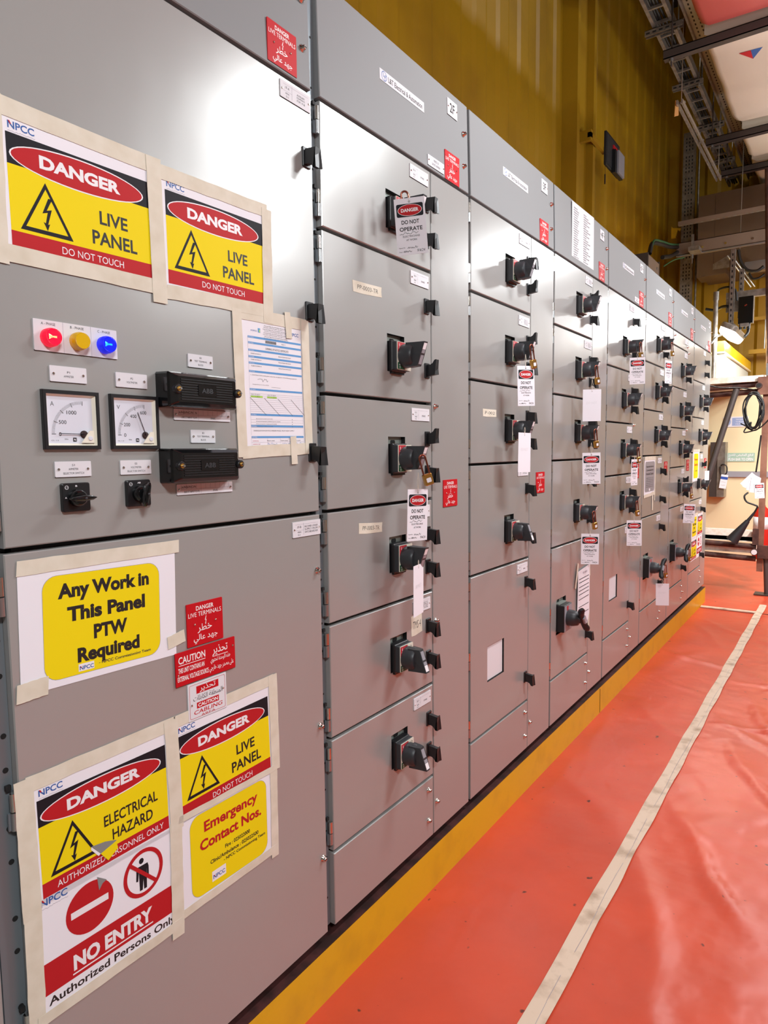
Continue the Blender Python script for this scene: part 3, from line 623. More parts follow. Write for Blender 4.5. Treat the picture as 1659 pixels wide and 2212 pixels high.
# PTW poster
r = sheet_root(.65, 1.108, .29, .204, -1.5); tag(r, 'yellow any work in this panel PTW required poster on white paper', 'poster', 'taped warning posters')
b = MB(); paper(b, .292, .206); Y_ = rrect(-.108, -.091, .110, .079, .024, 6); b.flat([(x*1.006, y*1.008) for x, y in Y_], .0010, 'faint'); b.flat(Y_, Z1, 'print_yellow')
for t, x0, x1, y in (('Any Work in', -.083, .088, .04), ('This Panel', -.068, .079, .0), ('PTW', -.022, .042, -.037), ('Required', -.052, .066, -.072)):
    b.text(t, x0, y-(.007 if any(c in t for c in 'yqp') else 0), x1, y+.025, Z2, 'print_text', .045)
b.flat(rect(-.051, -.087, -.023, -.0745), Z2, 'print_white'); npcc(b, -.049, -.085, .025, Z3, False); b.text('- NPCC Commissioning Team', -.014, -.084, .089, -.0775, Z2, 'ink', .02); b.build('paper', r)
tapes(r, [(-.148, .098, .155, .104, .024), (.125, -.078, .165, -.070, .024), (-.155, -.098, -.105, -.095, .03)])
# no entry
r = sheet_root(.6385, .5665, .27, .19, -.6); tag(r, 'no entry authorized persons only poster at the bottom of the left cabinet', 'poster', 'taped warning posters')
b = MB(); paper(b, .272, .2); b.flat(rect(-.128, -.067, .130, -.012), Z1, 'print_red'); b.text('NO ENTRY', -.078, -.055, .077, -.027, Z2, 'print_white', .045); b.line((-.08, -.060), (.078, -.060), .0025, Z2, 'print_white')
b.text('Authorized Persons Only', -.122, -.092, .128, -.073, Z1, 'print_text', .02)
b.flat(ell(-.044, .041, .044, .044), Z1, 'print_red'); b.flat(rect(-.079, .036, -.010, .048), Z2, 'print_white')
cx, cy = .062, .046; b.ring(ell(cx, cy, .042, .045), ell(cx, cy, .0345, .0375), Z2, 'print_red'); b.flat(ell(cx-.004, cy+.024, .005, .0055, 16), Z1, 'print_black')
b.flat([(cx-.013, cy+.015), (cx+.009, cy+.015), (cx+.011, cy+.008), (cx+.011, cy-.012), (cx+.007, cy-.012), (cx+.007, cy+.006), (cx+.006, cy-.032), (cx, cy-.032), (cx-.001, cy-.012), (cx-.003, cy-.032), (cx-.009, cy-.032), (cx-.01, cy+.005), (cx-.012, cy-.012), (cx-.016, cy-.011), (cx-.015, cy+.01)], Z1, 'print_black')
b.line((cx-.029, cy+.028), (cx+.027, cy-.03), .0065, Z3, 'print_red'); npcc(b, -.128, .086, .045, Z1)
b.flat([(-.03, .087), (-.012, .073), (-.02, .07), (-.027, .061)], Z3, 'header_grey'); b.build('paper', r)
tapes(r, [(-.142, -.122, -.141, .1, .028), (.134, -.125, .136, .11, .028), (-.142, -.103, .14, -.1, .02)])
r = sheet_root(.911, .5785, .25, .18, 0); tag(r, 'yellow emergency contact numbers poster at the lower right of the left cabinet', 'poster', 'taped warning posters')
b = MB(); paper(b, .255, .196); Y_ = rrect(-.103, -.088, .107, .083, .024, 6); b.flat([(x*1.006, y*1.008) for x, y in Y_], .0010, 'faint'); b.flat(Y_, Z1, 'print_yellow')
b.text('Emergency', -.068, .034, .080, .063, Z2, 'print_red', .03); b.text('Contact Nos.', -.080, .004, .090, .027, Z2, 'print_red', .035)
for t, x0, x1, y in (('Fire : 025022000', -.015, .055, -.020), ('Clinic/Ambulance : 025022500', -.055, .080, -.035), ('- NPCC Commissioning Team', -.02, .1, -.048)): b.text(t, x0, y, x1, y+.0085, Z2, 'print_text', .025)
b.flat(rect(-.052, -.075, -.015, -.053), Z2, 'print_white'); npcc(b, -.049, -.070, .031, Z3, False); b.build('paper', r)
tapes(r, [(.130, -.115, .132, .10, .022), (-.125, -.101, .135, -.096, .018), (-.13, .094, .13, .094, .014)])
# the certificate form
r = sheet_root(1.081, 1.5305, .19, .27, .8); r.name = 'certificate_sheet'; tag(r, 'white certificate form with blue bars taped beside the test blocks', 'document')
b = MB(); paper(b, .192, .275); bl = 'form_blue'; x0, x1 = -.077, .087
def bar(y, hh=.0042): b.flat(rect(x0, y, x1, y+hh), Z1, bl); b.text('DETAILS', x0+.001, y+.001, x0+.016, y+.003, Z2, 'print_white')
for y in (.0985-.005, .0815, .0665, .053, .040, .0225, -.015, -.068, -.092, -.1155): bar(y)
for i in range(8): b.text(('SAUDI OFFSHORE PROJECT TP%d' % (i*17)) if i % 2 else 'FACILITIES PLATFORM BUILDING', -.028-.002*(i % 3), .122-.0037*i, .043+.002*(i % 3), .1242-.0037*i, Z1, 'ink', .0)
npcc(b, .053, .111, .027, Z1, False); b.text('aramco', -.068, .108, -.05, .111, Z1, 'print_blue'); b.flat(rect(-.047, .107, -.04, .116), Z1, bl); b.flat(rect(-.044, .108, -.041, .113), Z2, 'highlight')
for i in range(26): b.box(-.026+.0013*i, -.026+.0013*i+(.0005+.0005*((i*7) % 3)/2), .0868, .0925, .0009, Z1, 'print_text')
b.text('LIVENING UP NOTICE CERTIFICATE', -.026, .073, .045, .0775, Z1, 'ink'); b.text('PAGE 1/1', .024, .088, .036, .0905, Z1, 'ink')
for y in (.0615, .049, .036): b.text('TB-PLATFORM FOR ZULUF', .012, y-.001, .052, y+.0013, Z1, 'ink'); b.text('SUBSTATION A', -.07, y-.001, -.04, y+.0013, Z1, 'ink')
b.text('1. CONTRACTOR hereby gives notice for energization of the following equipment', -.073, .0155, .07, .0182, Z1, 'ink'); b.scrib(-.053, -.022, .0075, .007, .0006, Z1, 'ink', 5, 12); b.text('Energized Permit To Work (PTW)', -.068, -.0035, -.02, -.0015, Z1, 'ink'); b.line((-.012, -.006), (.016, -.006), .0004, Z1, 'ink')
for i in range(11): y = -.0215-.0042*i; b.line((x0, y), (x1, y), .0003, Z1, 'faint')
b.flat(rect(x0+.002, -.0295, x0+.037, -.0262), Z1+.0001, 'highlight'); b.flat(rect(x0+.05, -.0295, x0+.08, -.0262), Z1+.0001, 'highlight')
for x in (x0+.002, x0+.05): b.text('MCC-TR-4B-02', x+.002, -.0286, x+.027, -.0268, Z2, 'ink'); b.text('MCC-TR-4B-01', x+.002, -.0244, x+.027, -.0226, Z1, 'ink')
for k in range(4): b.line((x0+.048*k*.87, -.030+.0), (x0+.048*k*.87+.046, -.066), .0006, Z2, 'ink')
for i in range(4): b.text('All tests and inspections completed as per the checklist', -.062, -.0755-.0055*i, -.062+.05+.012*((i*5) % 3), -.0733-.0055*i, Z1, 'ink'); b.line((x0, -.0765-.0055*i), (x1, -.0765-.0055*i), .0003, Z1, 'faint'); b.box(.05, .0515, -.0752-.0055*i, -.0737-.0055*i, .0009, Z1, 'ink')
b.text('ENERGIZATION OF MCC FEEDER PANEL FROM NEW SUPPLY', -.07, -.101, .056, -.0985, Z1, 'ink')
b.text('CONTRACTOR', -.074, -.1225, -.057, -.1205, Z1, 'print_red'); b.text('COMPANY REP', -.074, -.1295, -.052, -.1275, Z1, 'print_red')
for i in range(3): b.scrib(-.03+.042*i, .0+.04*i, -.1287, .006, .0005, Z1, 'print_blue', i+8, 14); b.text('TEAM LEAD', -.032+.042*i, -.1225, -.008+.042*i, -.1203, Z1, 'ink')
for y in (-.1245, -.1315): b.line((x0, y), (x1, y), .0003, Z1, 'faint')
for x in (x0, x1, -.03, .01, .05): b.line((x, -.1315), (x, -.1155), .0003, Z1, 'faint')
for x in (x0, x1): b.line((x, -.109), (x, .0975), .0003, Z1, 'faint')
b.build('paper', r)
tapes(r, [(-.115, .142, .105, .141, .026), (-.105, -.145, .112, -.140, .026), (-.104, -.155, -.106, .148, .026), (.104, -.152, .101, .152, .026), (.048, .105, .044, .162, .019), (.052, -.175, .05, -.112, .020)])

# stuck tape scraps, schedule sheet and papers on the other cabinets
def scrap(Y, Z, w, h, ang, label, text=None, m='tape', group=None, cat='tape'):
    r = sheet_root(Y, Z, w, h, ang); b = MB(); rnd = random.Random(int(Y*1000)); P = [(-w/2, -h/2), (-w/6, -h/2*1.06), (w/2, -h/2+h*.08*rnd.random()), (w/2*.97, h*.1), (w/2, h/2), (0, h/2*.96), (-w/2*1.03, h/2)]
    b.ext(P, .0002, .0006, m)
    if text: b.text(text, -w*.36, -h*.18, w*.36, h*.2, .0008, 'ink', -.01, .1)
    o = b.build('tape_label' if cat == 'tape' else 'note'); o.location = r.location; o.rotation_euler = r.rotation_euler; bpy.data.objects.remove(r); tag(o, label, cat, group)
scrap(1.43, 1.80, .125, .028, 2, 'pale tape label with pencil writing above the second handle of cabinet 2F', 'PP-0003-TR')
scrap(1.43, 1.18, .105, .028, -4, 'pale tape label with pencil writing above the fourth handle of cabinet 2F', 'PP-0003-TR')
scrap(1.655, .868, .06, .06, 2, 'torn cream tape note below the hanging blank tag on cabinet 2F', 'TMS 4', cat='note')
scrap(2.143, 1.512, .105, .026, 0, 'pale tape label on the third door of the cabinet numbered 3F', 'P-002')
b = MB(); paper(b, .30, .25, 'white_plate')
for i in range(22): b.text('SWITCHBOARD RATING DATA', -.13, .1-.0098*i, -.13+.05+.02*((i*3) % 4)/3, .1055-.0098*i, Z2, 'print_text', .01); b.text('AS PER SPECIFICATION 400V', .0, .1-.0098*i, .04+.07*((i*7) % 5)/5, .1055-.0098*i, Z2, 'print_text', .01)
o = b.build('schedule_sheet', None, (-.0015, 3.10, 2.338), FACE); o.rotation_euler = (pi/2+.0, -.022, pi/2); tag(o, 'tall white schedule sheet with two columns of small text on a cabinet header', 'sign')
# lined paper hanging on the T-handle door
b = MB(); Q = [at_x(1249, 1232, .004), at_x(1271, 1218, .004), at_x(1272, 1338, .02), at_x(1262, 1352, .025), at_x(1246, 1330, .02)]
r = empty('test_sheet', (0.004, 3.16, .68), FACE); tag(r, 'white sheet ruled with black lines taped above the T-handle of the schedule cabinet', 'document')
b = MB(); P = [(-.085, .125), (.085, .14), (.09, -.1), (.05, -.165), (-.03, -.12), (-.088, -.09)]; b.ext(P, .002, .003, 'paper')
for i, y in enumerate((.085, .068, .046, .028, .010, -.014)): b.line((-.07, y), (.075, y+.002), .0035, .0034, 'ink')
for y in (-.05, -.085): b.line((-.07, y), (.075, y), .0032, .0034, 'ink')
b.text('TEST REPORT', -.02, .105, .05, .115, .0034, 'faint'); b.build('paper', r); tapes(r, [(-.115, .05, -.08, .165, .02), (.09, .08, .085, .15, .018), (.08, -.2, .085, -.09, .02)])
# grey notice on the sixth cabinet
r = sheet_root(4.425, 1.205, .3, .21, 0); tag(r, 'grey rounded notice on white paper taped to the fourth door of a far cabinet', 'poster', 'taped warning posters')
b = MB(); paper(b, .27, .225); b.flat(rrect(-.12, -.095, .12, .095, .02), Z1, 'label_grey')
for i, t in enumerate(('Responsible Electrical', 'Commissioning', 'Personnel Contact')): b.text(t, -.09, .055-.022*i, .09, .069-.022*i, Z2, 'print_text', .02)
for i in range(6): b.text('energizing and testing works on this unit', -.09, -.012-.011*i, .09, -.005-.011*i, Z2, 'ink')
b.flat(rect(-.015, -.09, .015, -.075), Z2, 'print_white'); b.build('paper', r); tapes(r, [(-.14, .115, .14, .116, .024), (-.14, -.12, .14, -.112, .02), (.135, -.16, .137, .12, .02), (.08, -.22, .08, -.1, .03)])
# posters on the eighth cabinet
r = sheet_root(5.945, 1.235, .25, .19, 0); tag(r, 'yellow emergency poster on the last cabinet above its lowest handle', 'poster', 'taped warning posters')
b = MB(); paper(b, .28, .25); b.flat(rrect(-.09, -.1, .09, .1, .02), Z1, 'print_yellow'); b.text('Emergency', -.07, .04, .07, .062, Z2, 'print_red', .03); b.text('Contact Nos.', -.07, 0, .07, .022, Z2, 'print_red', .03); b.text('Fire : 025022000', -.03, -.045, .05, -.035, Z2, 'print_text', .02); b.build('paper', r); tapes(r, [(-.14, -.13, -.14, .125, .02), (.13, -.12, .13, .13, .02), (-.14, .125, .14, .125, .02)])
def small_danger(Y, Z, lines, foot, label):
    r = sheet_root(Y, Z, .2, .16, 0); tag(r, label, 'poster', 'taped warning posters'); b = MB(); paper(b, .235, .185); danger_print(b, -.105, -.085, .21, .155, lines, foot); b.build('paper', r); tapes(r, [(-.118, -.1, -.118, .1, .02), (.114, -.1, .114, .1, .02)])
small_danger(6.205, .735, ('LIVE', 'PANEL'), 'DO NOT TOUCH', 'small danger live panel poster at the top right of the last cabinet posters')
small_danger(5.955, .548, ('ELECTRICAL', 'HAZARD'), 'AUTHORIZED PERSONNEL ONLY', 'small danger electrical hazard poster at the foot of the last cabinet')
r = sheet_root(5.955, .735, .2, .16, 0); tag(r, 'yellow PTW required poster half hidden behind a tag on the last cabinet', 'poster', 'taped warning posters'); b = MB(); paper(b, .235, .185); b.flat(rrect(-.09, -.08, .09, .08, .02), Z1, 'print_yellow')
for i, t in enumerate(('Any Work in', 'This Panel', 'PTW', 'Required')): ww = .07 if i != 2 else .03; b.text(t, -ww, .042-.033*i, ww, .062-.033*i, Z2, 'print_text', .04)
b.build('paper', r); tapes(r, [(-.118, .095, .12, .098, .02)])
r = sheet_root(6.205, .545, .2, .16, 0); tag(r, 'curled no entry poster at the lower right of the last cabinet', 'poster', 'taped warning posters'); b = MB(); paper(b, .235, .185)
b.flat(ell(-.045, .04, .036, .036), Z1, 'print_red'); b.flat(rect(-.07, .034, -.02, .046), Z2, 'print_white'); b.ring(ell(.05, .04, .036, .036), ell(.05, .04, .028, .028), Z1, 'print_red'); b.line((.025, .065), (.075, .015), .006, Z2, 'print_red')
b.flat(rect(-.11, -.06, .11, -.012), Z1, 'print_red'); b.text('NO ENTRY', -.08, -.05, .08, -.024, Z2, 'print_white', .04); b.build('paper', r)

# ------------------------------------------------------------------ padlocks and tags
def m_tag(front):
    b = MB(); w, h = .039, .140; b.ext([(-w, -h), (w, -h), (w, 0), (-w, 0)], -.0004, .0004, 'paper')
    if front:
        z = .0007; b.flat(rrect(-.034, -.046, .034, -.014, .004), z, 'print_black'); b.flat(ell(0, -.030, .031, .0145), z+.0002, 'print_white'); b.flat(ell(0, -.030, .0298, .0135), z+.0004, 'print_red')
        b.text('DANGER', -.0225, -.0345, .0225, -.0255, z+.0006, 'print_white', .04); b.text('DO NOT', -.023, -.064, .022, -.054, z, 'print_text', .02); b.text('OPERATE', -.029, -.081, .029, -.071, z, 'print_text', .02)
        b.scrib(-.03, .018, -.0865, .006, .0008, z+.0001, 'print_text', 4, 22); b.text('ELECTRICIANS', -.022, -.0965, .021, -.092, z, 'print_text', .0); b.text('AT WORK', -.014, -.1055, .014, -.101, z, 'print_text', .0)
        b.text('Signed By', -.034, -.1235, -.018, -.1205, z, 'ink'); b.scrib(-.013, .014, -.1215, .007, .0008, z, 'print_text', 7, 16); b.text('Dept', -.034, -.1335, -.026, -.1305, z, 'ink'); b.scrib(-.024, -.002, -.131, .005, .0009, z, 'print_text', 9, 18); b.text('9/4/24', .011, -.1345, .031, -.1275, z, 'print_text', .0, .2)
        b.ring(ell(0, -.009, .0028, .0028, 14), ell(0, -.009, .0013, .0013, 14), z, 'zinc')
    else: b.text('DO NOT', -.023, -.064, .022, -.054, .0006, 'white_plate'); b.flat(ell(0, -.009, .0015, .0015, 12), .0006, 'gap_dark')
    return b.mesh('card')
TAGF, TAGB = m_tag(True), m_tag(False)
def m_string(L):
    b = MB(); b.tube([(-.0, -.009, .001), (-.003, L*.4, .0), (.0, L, .0)], .0007, 'string', 5); b.tube([(.0, -.009, -.001), (.004, L*.5, .0), (.0, L, .0)], .0007, 'string', 5); return b.mesh('string')
def danger_tag(X, Y, Z, yaw, front, label, L=.03, roll=0, group=None):
    r = empty('lockout_tag', (X, Y, Z)); tag(r, label, 'tag', group)
    Rm = Matrix.Rotation(-radians(yaw), 3, 'Z')@Matrix(((0, 0, 1), (1, 0, 0), (0, 1, 0)))@Matrix.Rotation(radians(roll), 3, 'Z')
    r.rotation_euler = Rm.to_euler(); obj('card', TAGF if front else TAGB, r); obj('string', m_string(L), r); return r
g = 'lockout tags hanging on the handles'
danger_tag(.095, 1.482, 2.022, 62, 1, 'danger do not operate tag below the raised shackle at the top handle of cabinet 2F', .012, 4, g)
danger_tag(.085, 1.532, 1.280, 12, 1, 'danger do not operate tag below the brass padlock, third handle of cabinet 2F', .045, -2, g)
danger_tag(.085, 1.532, 1.074, -12, 0, 'reversed blank lockout tag on the fourth handle of cabinet 2F', .012, -1, g)
danger_tag(.085, 2.254, 1.678, 26, 1, 'danger do not operate tag under the second handle of cabinet 3F', .04, 2, g)
danger_tag(.085, 2.250, 1.443, 10, 0, 'reversed pinkish tag on the third handle of cabinet 3F', .02, -1, g)
danger_tag(.085, 2.993, 1.646, 68, 0, 'reversed blank square-on tag under the second handle of the schedule sheet cabinet', .045, 0, g)
danger_tag(.085, 2.998, 1.366, 66, 1, 'danger tag under the third handle of the schedule sheet cabinet', .045, 1, g)
danger_tag(.085, 3.000, 1.000, 66, 1, 'danger tag just above the ruled test sheet on the schedule sheet cabinet', .045, 0, g)
danger_tag(.085, 3.740, 1.865, 68, 1, 'danger tag under the top handle of the fifth cabinet, right of the schedule sheet cabinet', .03, 1, g)
danger_tag(.085, 3.730, 1.325, 10, 1, 'edge-on danger tag under the third handle of the fifth cabinet', .02, 0, g)
danger_tag(.085, 3.749, .993, 68, 1, 'danger tag under the fourth handle of the fifth cabinet', .045, 1, g)
danger_tag(.085, 4.473, 1.923, 18, 1, 'narrow-looking danger tag under the top handle of the sixth cabinet', .03, 0, g)
danger_tag(.10, 4.394, .535, 68, 0, 'reversed blank tag below the T-handle of the sixth cabinet', .03, 1, g)
danger_tag(.085, 5.274, .973, 68, 1, 'danger tag under the lowest round handle of the seventh cabinet', .05, -2, g)
danger_tag(.085, 5.823+.12, 1.196, 40, 0, 'small blank tag hanging before the last cabinet below the yellow poster', .03, 0, g).scale = (.55, .55, .55)
def padlock_meshes():
    s = MB(); P = [(-.009, 0, 0)]+[(-.009, .045+.0, 0)]+[(-.009*cos(a), .045+.009*sin(a), 0) for a in [pi*i/10 for i in range(1, 10)]]+[(.009, .045, 0), (.009, 0, 0)]; s.tube(P, .0026, 'copper', 10)
    c = MB(); c.ext(rrect(-.0125, -.030, .0125, .001, .003, 3), -.006, .006, 'brass', .0015); c.flat(rrect(-.007, -.022, .007, -.010, .002, 2), .0062, 'white_plate'); return s.mesh('shackle'), c.mesh('lock_body')
mat('copper', '9a5a4a', .25, .9)
SHK, BODY = padlock_meshes()
def padlock(X, Y, Z, yaw, roll, label, flip=0):
    r = empty('padlock', (X, Y, Z)); tag(r, label, 'padlock', 'padlocks on the handles')
    r.rotation_euler = (Matrix.Rotation(-radians(yaw), 3, 'Z')@Matrix(((0, 0, 1), (1, 0, 0), (0, 1, 0)))@Matrix.Rotation(radians(roll), 3, 'Z')).to_euler()
    obj('shackle', SHK, r); obj('lock_body', BODY, r)
padlock(.07, 1.512, 1.999, 58, 8, 'padlock with its steel shackle up behind the first danger tag')
padlock(.105, 1.545, 1.320, 35, 16, 'brass padlock hanging from the third handle of cabinet 2F')
padlock(.10, 2.283, 1.70, 15, 12, 'brass padlock on the second handle of cabinet 3F')
padlock(.095, 3.03, 1.700, 20, 10, 'brass padlock on the second handle of the schedule sheet cabinet')
padlock(.095, 3.03, 1.418, 20, 8, 'brass padlock on the third handle of the schedule sheet cabinet')
padlock(.095, 3.03, 1.048, 20, 10, 'brass padlock on the fourth handle of the schedule sheet cabinet')
padlock(.095, 3.77, 1.893, 20, 8, 'brass padlock on the top handle of the fifth cabinet')
padlock(.095, 3.77, 1.335, 20, 8, 'brass padlock on the third handle of the fifth cabinet')
padlock(.095, 3.77, 1.045, 20, 8, 'brass padlock on the fourth handle of the fifth cabinet')
padlock(.095, 4.52, 1.985, 20, 8, 'brass padlock on the top handle of the sixth cabinet')
padlock(.115, 4.41, .600, 20, 8, 'brass padlock on the T-handle of the sixth cabinet')
padlock(.095, 5.27, 1.045, 20, 8, 'brass padlock on the lowest round handle of the seventh cabinet')
padlock(.115, 5.17, .600, 20, 8, 'brass padlock on the T-handle of the seventh cabinet')

# ------------------------------------------------------------------ overhead trays, ducts and steel
def arr(n): return [i/(n-1) for i in range(n)]
# cable ladder over the cabinets
LX0, LX1, LZ = -.292, -.170, CAM_H+3.1
lad = empty('cable_ladder', (LX0, 3.0, LZ)); tag(lad, 'galvanised cable ladder running along the hall above the cabinets', 'cable ladder')
for x in (0, LX1-LX0): MB().box(x-.012, x+.012, 0, 6.2, 0, .06, 'galv').build('side_rail', lad)
for i in range(31): MB().box(.012, LX1-LX0-.012, .1+.195*i, .118+.195*i, .004, .022, 'galv').build('rung', lad)
b = MB()
for j in range(3): b.tube([(.03+.022*j, 0+t*6.2, .034+.006*sin(t*40+j*2)) for t in arr(60)], .010, 'cable_black', 8)
tag(b.build('tray_cables', None, (LX0, 3.0, LZ)), 'bundle of black cables lying in the cable ladder', 'cable')
b = MB(); b.box(0, .015, 0, 6.2, 0, .08, 'galv'); b.box(.015, .125, 0, 6.2, .03, .036, 'perforated'); b.box(.125, .13, 0, 6.2, 0, .036, 'galv')
tag(b.build('perforated_tray', None, (-.10, 3.0, LZ+.04)), 'punched sheet cable tray running beside the cable ladder', 'cable tray')
SUPP = 'slotted channel supports under the cable ladder'
for yh, w, l in ((1.79, .26, 'slotted channel under the ladder, nearest the top edge of the photo'), (2.093, .24, 'slotted channel under the ladder, right of the hanging twin rails'), (2.395, .27, 'slotted channel crossing the ladder just before the second duct hanger'), (2.703, .24, 'slotted channel crossing the ladder beyond the second duct hanger')):
    y = yh*3.05; b = MB(); b.box(0, w, 0, .006, 0, .041, 'galv'); b.box(0, w, 0, .041, .038, .041, 'galv'); b.box(0, w, .036, .041, 0, .041, 'galv')
    for i in range(int(w/.045)): b.box(.01+.045*i, .036+.045*i, -.0008, 0, .012, .024, 'gap_dark')
    o = b.build('support_channel', None, (CAM_X-.459*3.05, y, CAM_H+3.05)); tag(o, l, 'channel', SUPP)
    b = MB(); b.cyl((0, 0, -.02), (0, 0, CZ-(CAM_H+3.05)), .005, 'zinc', n=8); b.lathe((0, 0), [(.012, -.012), (.012, 0)], 'zinc', 8)
    tag(b.build('threaded_rod', None, (CAM_X-.459*3.05+w-.03, y+.02, CAM_H+3.05)), 'threaded rod holding the '+l.split(',')[0][:40].replace('crossing the ladder', 'end')+' at %s' % ('the photo top' if yh < 1.9 else 'its right end' if yh < 2.2 else 'mid ladder' if yh < 2.5 else 'the far ladder'), 'rod')
# dark hangers under the ducts
for k, (yh, l) in enumerate(((1.917, 'first'), (2.526, 'second'), (2.84, 'third'))):
    y = yh*2.8; x0 = CAM_X-.444*2.8; b = MB(); b.box(0, 2.2, 0, .006, 0, .062, 'steel_dark'); b.box(0, 2.2, 0, .06, 0, .006, 'steel_dark'); b.box(0, 2.2, 0, .06, .056, .062, 'steel_dark')
    o = b.build('hanger_channel', None, (x0, y, CAM_H+2.8)); tag(o, l+' dark steel channel carrying the wrapped duct, counted from the camera', 'channel')
    b = MB(); b.cyl((0, 0, -.05), (0, 0, CZ-CAM_H-2.8), .006, 'steel_dark', n=8); b.lathe((0, 0), [(.014, -.014), (.014, 0)], 'zinc', 8); tag(b.build('threaded_rod', None, (x0+.05, y+.03, CAM_H+2.8)), 'dark threaded rod at the left end of the %s duct hanger' % l, 'rod')
def duct(x0, y0, y1, z, m, label, logo=False):
    b = MB(); n = 24; R = []
    for i in range(n+1):
        t = i/n; y = y0+(y1-y0)*t; s = .03*max(0, 1-abs(t-1)*9)+.03*max(0, 1-t*9); w = .012*noise.noise((y*3, 0, z)); ww = 2.1
        R.append([(x0+w, y, z+.45), (x0+w, y, z+.03+s), (x0+.05+w, y, z+s+.004*sin(y*20)), (x0+.35, y, z+s*.7+.006*sin(y*13)), (x0+.8, y, z+s*.5), (x0+ww, y, z+.01+s), (x0+ww, y, z+.45)])
    b.loft(R, m, True, caps=True)
    o = b.build('wrapped_duct'); tag(o, label, 'duct', None); return o
dz = CAM_H+2.865; dx = CAM_X-.345*2.86
duct(dx, .5, 5.30, dz, 'film_floor_bounce', 'film-wrapped duct section painted pink with floor bounce at the top right corner of the photo')
duct(dx+.0, 5.46, 6.98, dz, 'film_white', 'white film-wrapped duct section bearing a small triangular mark')
duct(dx+.02, 7.2, 7.85, dz, 'film_white', 'short white wrapped duct section beyond the second dark channel')
duct(dx+.02, 8.0, 9.2, dz, 'film_white', 'last white wrapped duct section near the back wall')
b = MB(); q = [at_z(1596, 116, dz-.004), at_z(1627, 127, dz-.004), at_z(1648, 101, dz-.004)]; c = (q[1]+q[2])*.5*.55+q[0]*.45
b.add([q[0], q[1], (q[0]+q[2])*.5], [(2, 1, 0)], 'print_red'); b.add([q[1], q[2], (q[0]+q[2])*.5], [(2, 1, 0)], 'print_blue')
o = b.build('duct_sticker'); tag(o, 'small red and blue triangular sticker under the white duct', 'sticker')
# twin rails hanging below the ladder
b = MB(); X = CAM_X-.466*2.5; b.box(0, .012, 0, 1.75, 0, .03, 'galv'); b.box(.034, .046, 0, 1.75, 0, .03, 'galv')
for y in (.05, .8, 1.7): b.box(-.004, .05, y, y+.03, .03, .036, 'galv')
for y in (.05, 1.7): b.cyl((.023, y+.015, .03), (.023, y+.015, .62), .003, 'zinc', n=6)
tag(b.build('twin_rail', None, (X, 5.45, CAM_H+2.5)), 'pair of thin galvanised rails hanging between the yellow wall and the ladder', 'rail')
b = MB(); b.ext([(0, 0), (.03, .005), (.025, .10), (.005, .11)], 0, .01, 'wood_tag'); o = b.build('hanging_tag', None, tuple(at_x(1456, 252, X-.02)), (pi/2, 0, .5)); tag(o, 'small wooden tag hanging from the near end of the twin rails', 'tag')
# control panel on the yellow wall
cp = empty('wall_panel', tuple(at_x(1304, 355, -.80)), FACE); tag(cp, 'black framed panel with a pale cover, on a bracket from the yellow wall', 'panel')
q0 = at_x(1304, 355, -.80); q1 = at_x(1304, 280, -.80); q2 = at_x(1334, 320, -.80)
w_, h_ = (q2.y-q0.y), (q1.z-q0.z); b = MB(); b.ext(rrect(0, 0, w_, h_, .01), 0, .02, 'gap_dark', .004); b.ext(rect(.02, .02, w_-.02, h_-.02), .018, .022, 'dark_grey_plastic'); b.build('back_plate', cp)
b = MB(); b.box(w_*.42, w_*1.0, -.02, h_*.62, .02, .05, 'black_plastic'); b.box(w_*.55, w_*.99, -.01, h_*.64, .05, .065, 'label_grey'); b.build('front_cover', cp)
b = MB(); b.box(w_*.45, w_*.8, h_*.66, h_*.78, .022, .03, 'print_red'); b.build('label', cp)
b = MB(); b.box(-.34, .06, h_*.38, h_*.52, -.03, -.001, 'wall_yellow'); b.box(-.34, -.30, h_*.3, h_*.6, -.10, -.001, 'wall_yellow'); b.build('bracket', cp)
b = MB(); b.tube([(0, 0, 0), (.0, -.08, 0)], .002, 'black_plastic', 6); b.cyl((0, -.08, 0), (0, -.16, 0), .006, 'black_plastic', n=8); b.build('hanging_cord', cp, (.01, 0, .01))
# vertical perforated riser tray near the wall corner
b = MB(); b.box(0, .012, 0, .05, 0, 2.5, 'galv'); b.box(.012, .125, .0, .004, 0, 2.5, 'galv'); b.box(.125, .137, 0, .05, 0, 2.5, 'galv')
for k in range(3):
    for i in range(58):
        if (i % 6) != 5: b.box(.03+.034*k, .042+.034*k, -.001, 0, .02+.042*i, .042+.042*i, 'gap_dark')
tag(b.build('riser_tray', None, (-.782, 9.0, 2.65)), 'vertical perforated riser tray by the corner of the yellow wall', 'cable tray')
for z, l in ((3.12, 'lower'), (4.05, 'upper')):
    b = MB(); b.ext([(0, 0), (.09, -.02), (.075, -.05), (.05, -.03), (.03, -.12), (-.02, -.12), (-.02, .02)], 0, .03, 'plinth_yellow'); tag(b.build('wall_bracket', None, (-.86, 8.96, z), (pi/2, 0, 0)), '%s yellow clip bracket left of the perforated riser tray' % l, 'bracket')
b = MB(); b.cyl((0, 0, 0), (0, 0, 4.2), .012, 'galv', n=10); tag(b.build('conduit', None, (-.62, 9.1, 2.6)), 'thin grey conduit running up just right of the riser tray', 'conduit')
